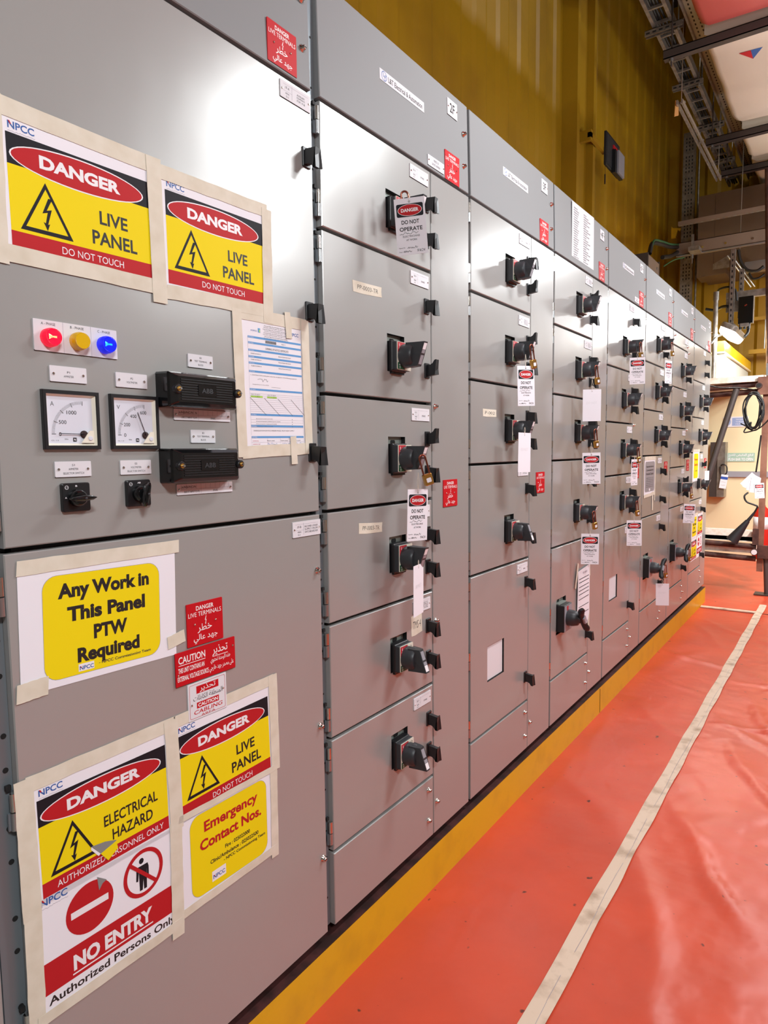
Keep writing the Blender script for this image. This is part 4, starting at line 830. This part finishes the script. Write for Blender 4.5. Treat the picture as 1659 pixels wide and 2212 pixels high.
# steel cross beam and strut in front of the riser
b = MB(); b.box(0, 1.4, .0, .006, 0, .125, 'beam_brown'); b.box(0, 1.4, 0, .08, 0, .006, 'beam_brown'); b.box(0, 1.4, 0, .08, .119, .125, 'beam_brown'); b.box(0, 1.4, -.01, .0, -.016, -.002, 'zinc')
for x in (.25, .46, .7): b.lathe((0, 0), [(0, 0), (0, 0)], 'zinc', 4); b.cyl((x, -.006, .045), (x, .0, .045), .011, 'chrome', n=12)
o = b.build('cross_beam', None, (-.54, 7.6, 3.365)); tag(o, 'brown steel cross beam with round bolts above the far cabinets', 'beam')
b = MB(); b.box(0, 1.2, 0, .041, 0, .041, 'beam_brown')
for i in range(24): b.box(.01+.05*i, .035+.05*i, .004, .036, -.001, .0, 'galv')
tag(b.build('strut_channel', None, (-.53, 7.6, 3.665)), 'narrow slotted strut running above the brown cross beam', 'channel')
b = MB(); b.box(0, .026, -.012, -.0105, -.09, .15, 'galv'); b.box(.0, .10, -.16, -.012, -.05, -.008, 'galv'); b.cyl((.013, -.012, -.14), (.013, -.012, 0), .004, 'zinc', n=8); b.cyl((.013, -.03, -.02), (.013, -.012, -.02), .012, 'zinc', n=10)
tag(b.build('beam_clamp', None, (-.395, 7.596, 3.40)), 'galvanised clamp bracket hanging on the left part of the brown cross beam', 'clamp')
# junction box on the cabinet top with cables arching to the beam
q = at_x(1399, 590, -.5); b = MB(); b.box(-.12, .0, 0, .40, -.5, .165, 'galv'); b.box(-.12, .004, -.015, 0, -.5, .175, 'steel_dark'); b.box(-.12, .004, .40, .415, -.5, .185, 'steel_dark'); b.box(0, .004, .01, .39, -.48, .16, 'beam_brown')
for y, z in ((.07, .02), (.30, .10), (.07, -.2), (.3, -.15)): b.cyl((.004, y, z), (.012, y, z), .012, 'zinc', n=10)
tag(b.build('cable_riser_box', None, (-.5, q.y, q.z)), 'tall metal cable box rising behind the sixth and seventh cabinets', 'box')
qs = [at_x(1403, 548, -.53), at_x(1409, 526, -.53), at_x(1425, 527, -.53), at_y(1445, 533, 7.3), at_y(1463, 534, 7.6)]
def smooth(P, n=8):
    out = []
    for i in range(len(P)-1):
        p0, p1, p2, p3 = Vector(P[max(i-1, 0)]), Vector(P[i]), Vector(P[i+1]), Vector(P[min(i+2, len(P)-1)])
        for k in range(n): t = k/n; out.append(.5*((2*p1)+(p2-p0)*t+(2*p0-5*p1+4*p2-p3)*t*t+(3*p1-p0-3*p2+p3)*t**3))
    return out+[Vector(P[-1])]
def cable(P, r, m, label, name='cable', grp=None): b = MB(); b.tube(smooth(P), r, m, 8); return tag(b.build(name), label, 'cable', grp)
cable([p+Vector((0, 0, -.0)) for p in qs], .020, 'cable_black', 'thick black cable arching from the riser box into the cross beam')
cable([p+Vector((.01, .02, .028)) for p in qs], .010, 'cable_green', 'green earth cable arching beside the black one at the riser box')
cable([at_x(1431, 556, -.5), at_y(1450, 553, 7.2), at_y(1463, 545, 7.6)], .02, 'cable_black', 'short black cable leaving the right side of the riser box')
cable([at_x(1434, 575, -.5), at_y(1455, 562, 7.2), at_y(1478, 556, 7.6)], .006, 'cable_green', 'thin green wire sagging right of the riser box')
# brown duct against the back wall
q = at_y(1505, 588, 8.4); b = MB(); b.box(0, .75, 0, .75, 0, .82, 'duct_brown'); b.box(.17, .172, -.002, .0, 0, .8, 'gap_dark'); b.add([(.165, -.003, .0), (.33, -.003, -.0), (.33, -.003, .14), (.165, -.003, .06)], [(0, 1, 2, 3)], 'galv'); b.box(0, .3, .0, .3, -.06, 0, 'duct_brown')
tag(b.build('air_duct', None, (q.x, 8.4, q.z)), 'large brown square duct turning down behind the cross beam', 'duct')
# lamp, its post and brackets
lq = at_y(1586, 712, 7.05)
lp = empty('flood_lamp', (.045, 7.33, lq.z+.01)); tag(lp, 'bright white bulkhead lamp hanging at the far end of the cabinets', 'lamp')
lp.rotation_euler = (0, radians(-25), radians(90)) if 0 else (radians(28), 0, radians(90))
b = MB(); b.ext(rrect(-.32, -.075, .32, .075, .05, 6), .0, .05, 'galv', .01); b.box(-.2, .2, -.02, .02, .05, .07, 'galv'); b.build('housing', lp)
b = MB(); b.loft([[(x*.99, y*.99, 0) for x, y in rrect(-.315, -.073, .315, .073, .05, 6)], [(x*.98, y*.9, -.04) for x, y in rrect(-.315, -.073, .315, .073, .05, 6)], [(x*.94, y*.7, -.055) for x, y in rrect(-.315, -.073, .315, .073, .05, 6)]], 'lamp_glow', True); b.build('diffuser', lp)
l = bpy.data.lights.new('lamp_light', 'AREA'); l.shape = 'RECTANGLE'; l.size = .55; l.size_y = .13; l.energy = 20; l.color = (1, .98, .93); o = bpy.data.objects.new('lamp_light', l); COL.objects.link(o); o.parent = lp; o.location = (0, 0, -.065)
def slotted(px, y, z0, z1, label, dx=0):
    q = at_y(px, 640, y); b = MB(); b.box(-.02, .02, 0, .004, 0, z1-z0, 'galv'); b.box(-.02, -.017, 0, .04, 0, z1-z0, 'galv'); b.box(.017, .02, 0, .04, 0, z1-z0, 'galv')
    for i in range(int((z1-z0)/.05)): b.box(-.006, .006, -.001, 0, .01+.05*i, .032+.05*i, 'gap_dark')
    return tag(b.build('slotted_post', None, (q.x, y, z0)), label, 'post')
slotted(1580, 7.05, lq.z+.06, 3.2, 'slotted metal post from which the white lamp hangs')
slotted(1600, 7.35, 2.62, 3.08, 'slotted metal post behind the lamp, holding the black box bracket')
cable([at_y(1548, 640, 7.3), at_y(1553, 626, 7.2), at_y(1572, 620, 7.1), at_y(1588, 626, 7.1), at_y(1592, 650, 7.1)], .010, 'cable_black', 'black cable looping over from the pipe to the slotted posts')
b = MB(); q = at_y(1547, 640, 7.16); q.z -= 0; LP = q.z-2.04; b.cyl((0, 0, 0), (0, 0, LP), .022, 'galv', n=12); b.cyl((0, 0, .40), (0, 0, .42), .028, 'zinc', n=12); b.cyl((0, 0, LP-.04), (0, 0, LP+.04), .026, 'galv', n=12)
tag(b.build('vertical_pipe', None, (q.x, 7.16, 2.04)), 'grey vertical pipe just right of the last cabinet header', 'pipe')
cable([at_y(1536, 742, 6.9), at_y(1548, 728, 7.0), at_y(1562, 722, 7.05), at_y(1570, 718, 7.05)], .010, 'cable_grey', 'grey lead running from the cabinets to the white lamp')
cable([at_y(1608, 728, 7.1), at_y(1616, 716, 7.15), at_y(1616, 690, 7.2)], .013, 'cable_black', 'dark lead bending up from the right end of the lamp')
# short beam with the black box behind the lamp
b = MB(); b.box(0, .75, 0, .05, 0, .02, 'galv'); b.box(0, .75, 0, .006, .02, .06, 'galv'); b.box(0, .24, .02, .03, -.12, 0, 'galv'); b.box(.36, .75, .02, .03, -.14, 0, 'galv')
q = at_y(1568, 647, 7.2); tag(b.build('cross_strut', None, tuple(q)), 'pale galvanised strut crossing above the black box', 'channel')
b = MB(); b.box(0, .118, 0, .06, 0, .245, 'gloss_black'); b.box(.12, .123, 0, .06, 0, .245, 'galv'); b.box(.02, .09, -.02, 0, -.03, .0, 'galv'); b.cyl((.05, -.005, .16), (.07, -.005, .17), .008, 'copper', n=8)
for i in range(3): b.cyl((.02+.035*i, .02, -.05), (.02+.035*i, .02, 0), .012, 'black_plastic', n=8)
q = at_y(1594, 700, 7.12); tag(b.build('black_box', None, tuple(q)), 'glossy black electrical box behind the white lamp', 'box')
cable([at_y(1524, 668, 7.3), at_y(1545, 670, 7.3), at_y(1560, 663, 7.25), at_y(1572, 662, 7.2)], .014, 'cable_black', 'black cables running left from the strut to behind the cabinet headers')
# diagonal rails and looped cables at the upper right
b = MB(); p, q = at_y(1571, 552, 7.8), at_y(1622, 620, 8.0)
b.tube([p, q], .008, 'zinc', 6); b.tube([p+Vector((.035, 0, 0)), q+Vector((.035, 0, 0))], .008, 'zinc', 6); b.cyl((p+q)*.5, (p+q)*.5+Vector((0, 0, 6.78-((p+q)*.5).z)), .004, 'zinc', n=6); tag(b.build('slanted_rail'), 'pair of shiny slanted rails behind the lamp posts', 'rail')
cable([at_y(1595, 540, 7.7), at_y(1600, 565, 7.7), at_y(1614, 583, 7.7), at_y(1635, 585, 7.7), at_y(1650, 575, 7.7)], .016, 'cable_black', 'black cable loop hanging under the brown cross beam')
cable([at_y(1618, 590, 7.9), at_y(1626, 602, 7.9), at_y(1640, 600, 7.9), at_y(1652, 592, 7.9)], .011, 'cable_black', 'lower thin cable loop by the rusty scaffold standard')
b = MB(); b.box(0, .22, 0, .1, 0, .1, 'lamp_off' if 0 else 'zinc'); tag(b.build('light_fitting', None, tuple(at_y(1608, 588, 8.0))), 'shiny metal fitting behind the black cable loop', 'fitting')
b = MB(); b.box(0, .5, 0, .05, 0, .05, 'wall_yellow'); b.box(0, .5, 0, .05, .38, .42, 'wall_yellow'); b.cyl((.16, 0, .05), (.16, 0, .38), .006, 'zinc', n=6); tag(b.build('wall_rail', None, tuple(at_y(1617, 765, 9.0))), 'yellow wall rails with a thin drop rod at the far right', 'rail')
# cream enclosure and its sloping yellow beam
b = MB(); b.box(-.55, -.02, 7.32, 9.15, 2.045, 2.275, 'cream_grey'); b.box(-.12, .0, 7.24, 7.32, 2.045, 2.28, 'cream_grey'); tag(b.build('plant_enclosure'), 'pale grey enclosure above the cream door at the far end', 'enclosure')
b = MB(); b.box(-.10, -.004, 7.22, 9.25, 2.30, 2.40, 'plinth_yellow'); b.box(-.12, .0, 7.22, 9.25, 2.285, 2.30, 'cream'); tag(b.build('yellow_beam'), 'short yellow beam running away above the pale enclosure', 'beam')

# ------------------------------------------------------------------ far door, scaffold and its things
DY = 9.2
dr = empty('door_1', (-.9, DY, 0)); struct(dr)
b = MB(); b.box(0, 1.5, 0, .08, 0.02, 2.2, 'cream'); b.build('door_leaf', dr)
b = MB(); b.box(0, 1.5, -.012, -.001, .0, .25, 'cream'); b.box(.45, 1.4, -.03, -.001, 1.02, 1.09, 'label_grey'); b.build('push_bar', dr)
def flatsign(x0, z0, w, h, m, texts, label, extra=None):
    b = MB(); b.ext(rect(0, 0, w, h), 0, .003, m)
    for t, a0, b0, a1, b1 in texts: b.text(t, a0*w, b0*h, a1*w, b1*h, .0036, 'print_white', .02)
    if extra: extra(b, w, h)
    return tag(b.build('wall_sign', None, (x0, DY-.006, z0), (pi/2, 0, 0)), label, 'sign')
q = at_y(1560, 997, DY); q2 = at_y(1631, 979, DY)
flatsign(q.x, q.z, q2.x-q.x, .105, 'sign_green', [(shape_ar('ادفع المقبض للفتح'), .2, .52, .95, .92), ('PUSH BAR TO OPEN', .2, .1, .95, .42)], 'pale green push bar to open sign in Arabic and English on the cream door', lambda b, w, h: (b.flat([(0, h*.15), (w*.1, h*.5), (0, h*.85)], .0036, 'cream'), b.box(w*.165, w*.175, 0, h, .003, .0038, 'print_white')))
q = at_y(1562, 923, DY); q2 = at_y(1617, 902, DY)
flatsign(q.x, q.z, q2.x-q.x, .125, 'white_plate', [], 'blue mandatory notice with an exclamation mark behind the slanted pipe', lambda b, w, h: (b.flat(ell(w*.17, h*.5, w*.14, h*.38), .0034, 'sign_blue'), b.text('!', w*.145, h*.25, w*.195, h*.75, .0038, 'print_white', .03), b.box(w*.36, w*.97, h*.12, h*.88, .003, .0034, 'sign_blue'), [b.text(t, w*.5, h*(.66-.22*i), w*.9, h*(.78-.22*i), .0038, 'print_white') for i, t in enumerate(('THIS DOOR IS', 'TO BE KEPT', 'CLOSED'))]))
# scaffold
SY = 7.1
def std(px0, py0, px1, py1, Y, r, m, label, name='scaffold_tube'): p, q = at_y(px0, py0, Y), at_y(px1, py1, Y); b = MB(); b.cyl(p, q, r, m, n=18); return tag(b.build(name), label, 'tube')
b = MB(); xx = at_y(1652, 820, SY).x+.02; b.cyl((xx+.02, SY+.1, 1.7), (xx-.07, SY+.1, 3.9), .026, 'scaffold_rust', n=16); tag(b.build('scaffold_tube'), 'rusty upright scaffold tube at the right border, above the boards', 'tube')
b = MB(); b.cyl((.445, SY, .012), (.42, SY, .45), .025, 'scaffold_grey', n=14); b.box(.34, .52, SY-.07, SY+.07, .004, .012, 'steel_dark'); foot = b
pb = MB(); pb.box(.35, .40, SY-.02, SY+.02, .22, 2.0, 'wood_brown'); sp = pb.build('scaffold_post'); foot.build('foot_plate', sp); tag(sp, 'brown square post carrying the scaffold boards', 'post')
b = MB(); b.box(.31, .43, SY-.06, SY-.02, 1.86, 2.02, 'wood_brown'); b.cyl((.32, SY-.10, 1.94), (.32, SY-.05, 1.94), .028, 'scaffold_rust', n=16); b.cyl((.32, SY-.102, 1.94), (.32, SY-.1, 1.94), .02, 'gap_dark', n=16); tag(b.build('scaffold_coupler'), 'upper rusty coupler with an open tube end on the brown post', 'coupler')
b = MB(); b.box(.36, .46, SY-.06, SY-.02, .35, .47, 'scaffold_rust'); b.cyl((.335, SY-.10, .41), (.335, SY-.05, .41), .03, 'scaffold_rust', n=16); b.cyl((.335, SY-.104, .41), (.335, SY-.1, .41), .024, 'white_plate', n=16); b.box(.31, .36, SY-.04, SY, .47, .62, 'scaffold_rust'); tag(b.build('scaffold_coupler'), 'lower rusty coupler with a white capped tube end on the brown post', 'coupler')
for z, yy, l in ((1.955, SY+.05, 'upper'), (1.895, SY+.12, 'second, slightly lower')):
    b = MB(); b.cyl((-.6, yy, z-.02), (.35, yy, z+.01), .026, 'scaffold_rust', n=14); tag(b.build('scaffold_tube'), l+' rusty horizontal tube under the top boards', 'tube')
for z, l in ((.47, 'upper'), (.355, 'lower')):
    b = MB(); b.cyl((-.6, SY, z+.01), (.34, SY, z-.02), .026, 'scaffold_rust', n=14); tag(b.build('scaffold_tube'), l+' dark horizontal tube under the low scaffold boards', 'tube')
b = MB(); b.box(-.6, .36, SY-.02, SY+.5, 1.985, 2.04, 'wood_light'); tag(b.build('scaffold_board'), 'pale top scaffold board at head height', 'board')
b = MB(); b.box(-.6, .34, SY+.03, SY+.28, .497, .535, 'wood_light'); b.box(-.6, .34, SY+.03, SY+.06, .49, .60, 'wood_light'); tag(b.build('scaffold_board'), 'wide pale low scaffold board before the cream door', 'board')
b = MB(); b.box(-.6, .32, SY+.03, SY+.28, .382, .43, 'wood_light'); tag(b.build('scaffold_board'), 'lowest pale scaffold board, between the two dark tubes', 'board')
b = MB(); b.ext(rrect(0, 0, .03, .11, .005), 0, .02, 'zinc'); tag(b.build('clamp', None, (.37, SY-.03, 2.03), (pi/2, 0, 0)), 'small shiny clip standing on the top board by the post', 'clip')
std(1592, 838, 1517, 1068, SY-.03, .028, 'scaffold_grey', 'grey brace tube slanting down behind the last cabinet', 'brace_tube')
# coiled cable
b = MB(); rnd = random.Random(4); c = at_y(1627, 888, SY-.1)
for k in range(7):
    w = .075+.012*rnd.random()-.004*k; h = .155+.02*rnd.random(); ox = .01*(rnd.random()-.5); oz = .02*(rnd.random()-.5)
    b.tube([(c.x+ox+w*cos(a)+.012*sin(a*2+k), c.y+.006*k-.02+.006*sin(a*3+k), c.z+oz+h*sin(a)) for a in [2*pi*i/40+.3*k for i in range(41)]], .0062, 'cable_black', 7)
b.tube(smooth([at_y(1600, 915, SY-.1), at_y(1618, 922, SY-.12), at_y(1622, 912, SY-.12), at_y(1608, 930, SY-.12), at_y(1612, 934, SY-.12), at_y(1640, 925, SY-.13), at_y(1662, 905, SY-.14)]), .006, 'cable_black', 7)
tag(b.build('cable_coil'), 'coil of black cable hung on the brown scaffold post', 'cable')
cable([at_y(1532, 833, SY-.04), at_y(1560, 838, SY-.04), at_y(1600, 838, SY-.06), at_y(1630, 842, SY-.08)], .006, 'cable_black', 'black cable slung along under the upper scaffold tubes')
cable([at_y(1644, 940, SY-.08), at_y(1639, 980, SY-.08), at_y(1633, 1020, SY-.08)], .007, 'cable_black', 'dark strap hanging down the post to the bunch of tags')
# bunch of used tags
g2 = 'bunch of old tags on the scaffold post'
base = at_y(1632, 1022, SY-.09)
for k, (dx, dz, rl) in enumerate(((-.02, -.02, -42), (-.02, -.02, -30), (-.015, -.03, -16), (-.01, -.04, -6), (.015, -.09, 4))):
    r = empty('spent_tag', (base.x+dx+.02, base.y-.006*k, base.z+dz)); r.rotation_euler = (pi/2, radians(-rl), 0)
    tag(r, ('old tag in the bunch on the scaffold post, %s' % ('leftmost and most tilted', 'second from the left', 'middle one', 'hanging nearly straight', 'lowest one with its red oval showing')[k]), 'tag', g2)
    obj('card', TAGF if k == 4 else TAGB, r); r.scale = (1.0, 1.0, 1.0)
# breaker box left of the brace
b = MB(); b.box(0, .05, 0, .14, 0, .5, 'steel_dark'); b.box(.05, .105, -.01, .14, .0, .5, 'galv'); b.cyl((.05, -.012, .05), (.05, -.012, .45), .006, 'gap_dark', n=8)
q = at_y(1531, 1073, 9.0); bx = empty('breaker_box', (q.x, 9.0, q.z)); bx.scale = (1.28, 1.28, 1.28); tag(bx, 'dark sided metal switch box behind the slanted brace tube', 'box')
b = MB(); b.box(0, .065, 0, .14, 0, .52, 'steel_dark'); b.build('side', bx); b = MB(); b.box(.066, .13, -.01, .14, .0, .52, 'galv'); b.build('cover', bx)
b = MB(); b.tube(smooth([(.10, -.02, .30), (.12, -.03, .31), (.15, -.03, .29), (.15, -.03, .23), (.12, -.03, .21), (.10, -.03, .22), (.095, -.03, .29)]), .006, 'black_plastic', 6); b.build('hasp', bx)
r = empty('spent_tag', (q.x+.18, 8.93, q.z+.275)); r.scale = (1.28, 1.28, 1.28); r.rotation_euler = (pi/2, radians(8), 0); tag(r, 'white tag with a blue band hanging from the metal switch box', 'tag'); b = MB(); b.ext(rect(-.03, -.13, .03, 0), 0, .001, 'paper'); b.flat(rect(-.03, -.045, .03, -.02), .0014, 'blue_tag'); b.scrib(-.02, .02, -.07, .01, .001, .0014, 'ink', 2); b.scrib(-.02, .02, -.1, .01, .001, .0014, 'ink', 3); b.build('card', r)
# fire extinguisher with its horn
fx = at_y(1645, 1142, SY+.45); ex = empty('fire_extinguisher', (fx.x, fx.y, .0+fx.z-.30)); tag(ex, 'red carbon dioxide extinguisher standing behind the brown scaffold post', 'fire extinguisher')
b = MB(); b.lathe((0, 0), [(.07, 0), (.075, .02), (.075, .44), (.06, .49), (.03, .52), (.025, .54)], 'ext_red', 28); b.build('cylinder', ex)
b = MB(); b.lathe((0, 0), [(.0755, .30), (.0757, .30), (.0757, .42), (.0755, .42)], 'white_plate', 28); b.build('label_band', ex)
b = MB(); b.lathe((0, 0), [(.02, .54), (.024, .58)], 'brass', 14); b.box(-.02, .02, -.08, .02, .58, .6, 'black_plastic'); b.box(-.02, .02, -.09, .01, .62, .635, 'black_plastic'); b.build('valve_handle', ex)
h0, h1 = at_y(1581, 1168, SY-.1), at_y(1629, 1108, SY-.1); d = (h1-h0); b = MB(); b.cyl(h0, h0+d*.72, .056, 'horn_black', .02, n=20); b.cyl(h0+d*.72, h1, .016, 'horn_black', .010, n=14); o = b.build('discharge_horn'); o.parent = ex; o.location = -Vector(ex.location)
b = MB(); b.tube(smooth([h1, at_y(1636, 1095, SY-.1), at_y(1630, 1091, SY-.1), at_y(1613, 1084, SY-.1), at_y(1608, 1072, SY-.1), at_y(1616, 1064, SY-.08)]), .008, 'cable_black', 8); o = b.build('hose'); o.parent = ex; o.location = -Vector(ex.location)
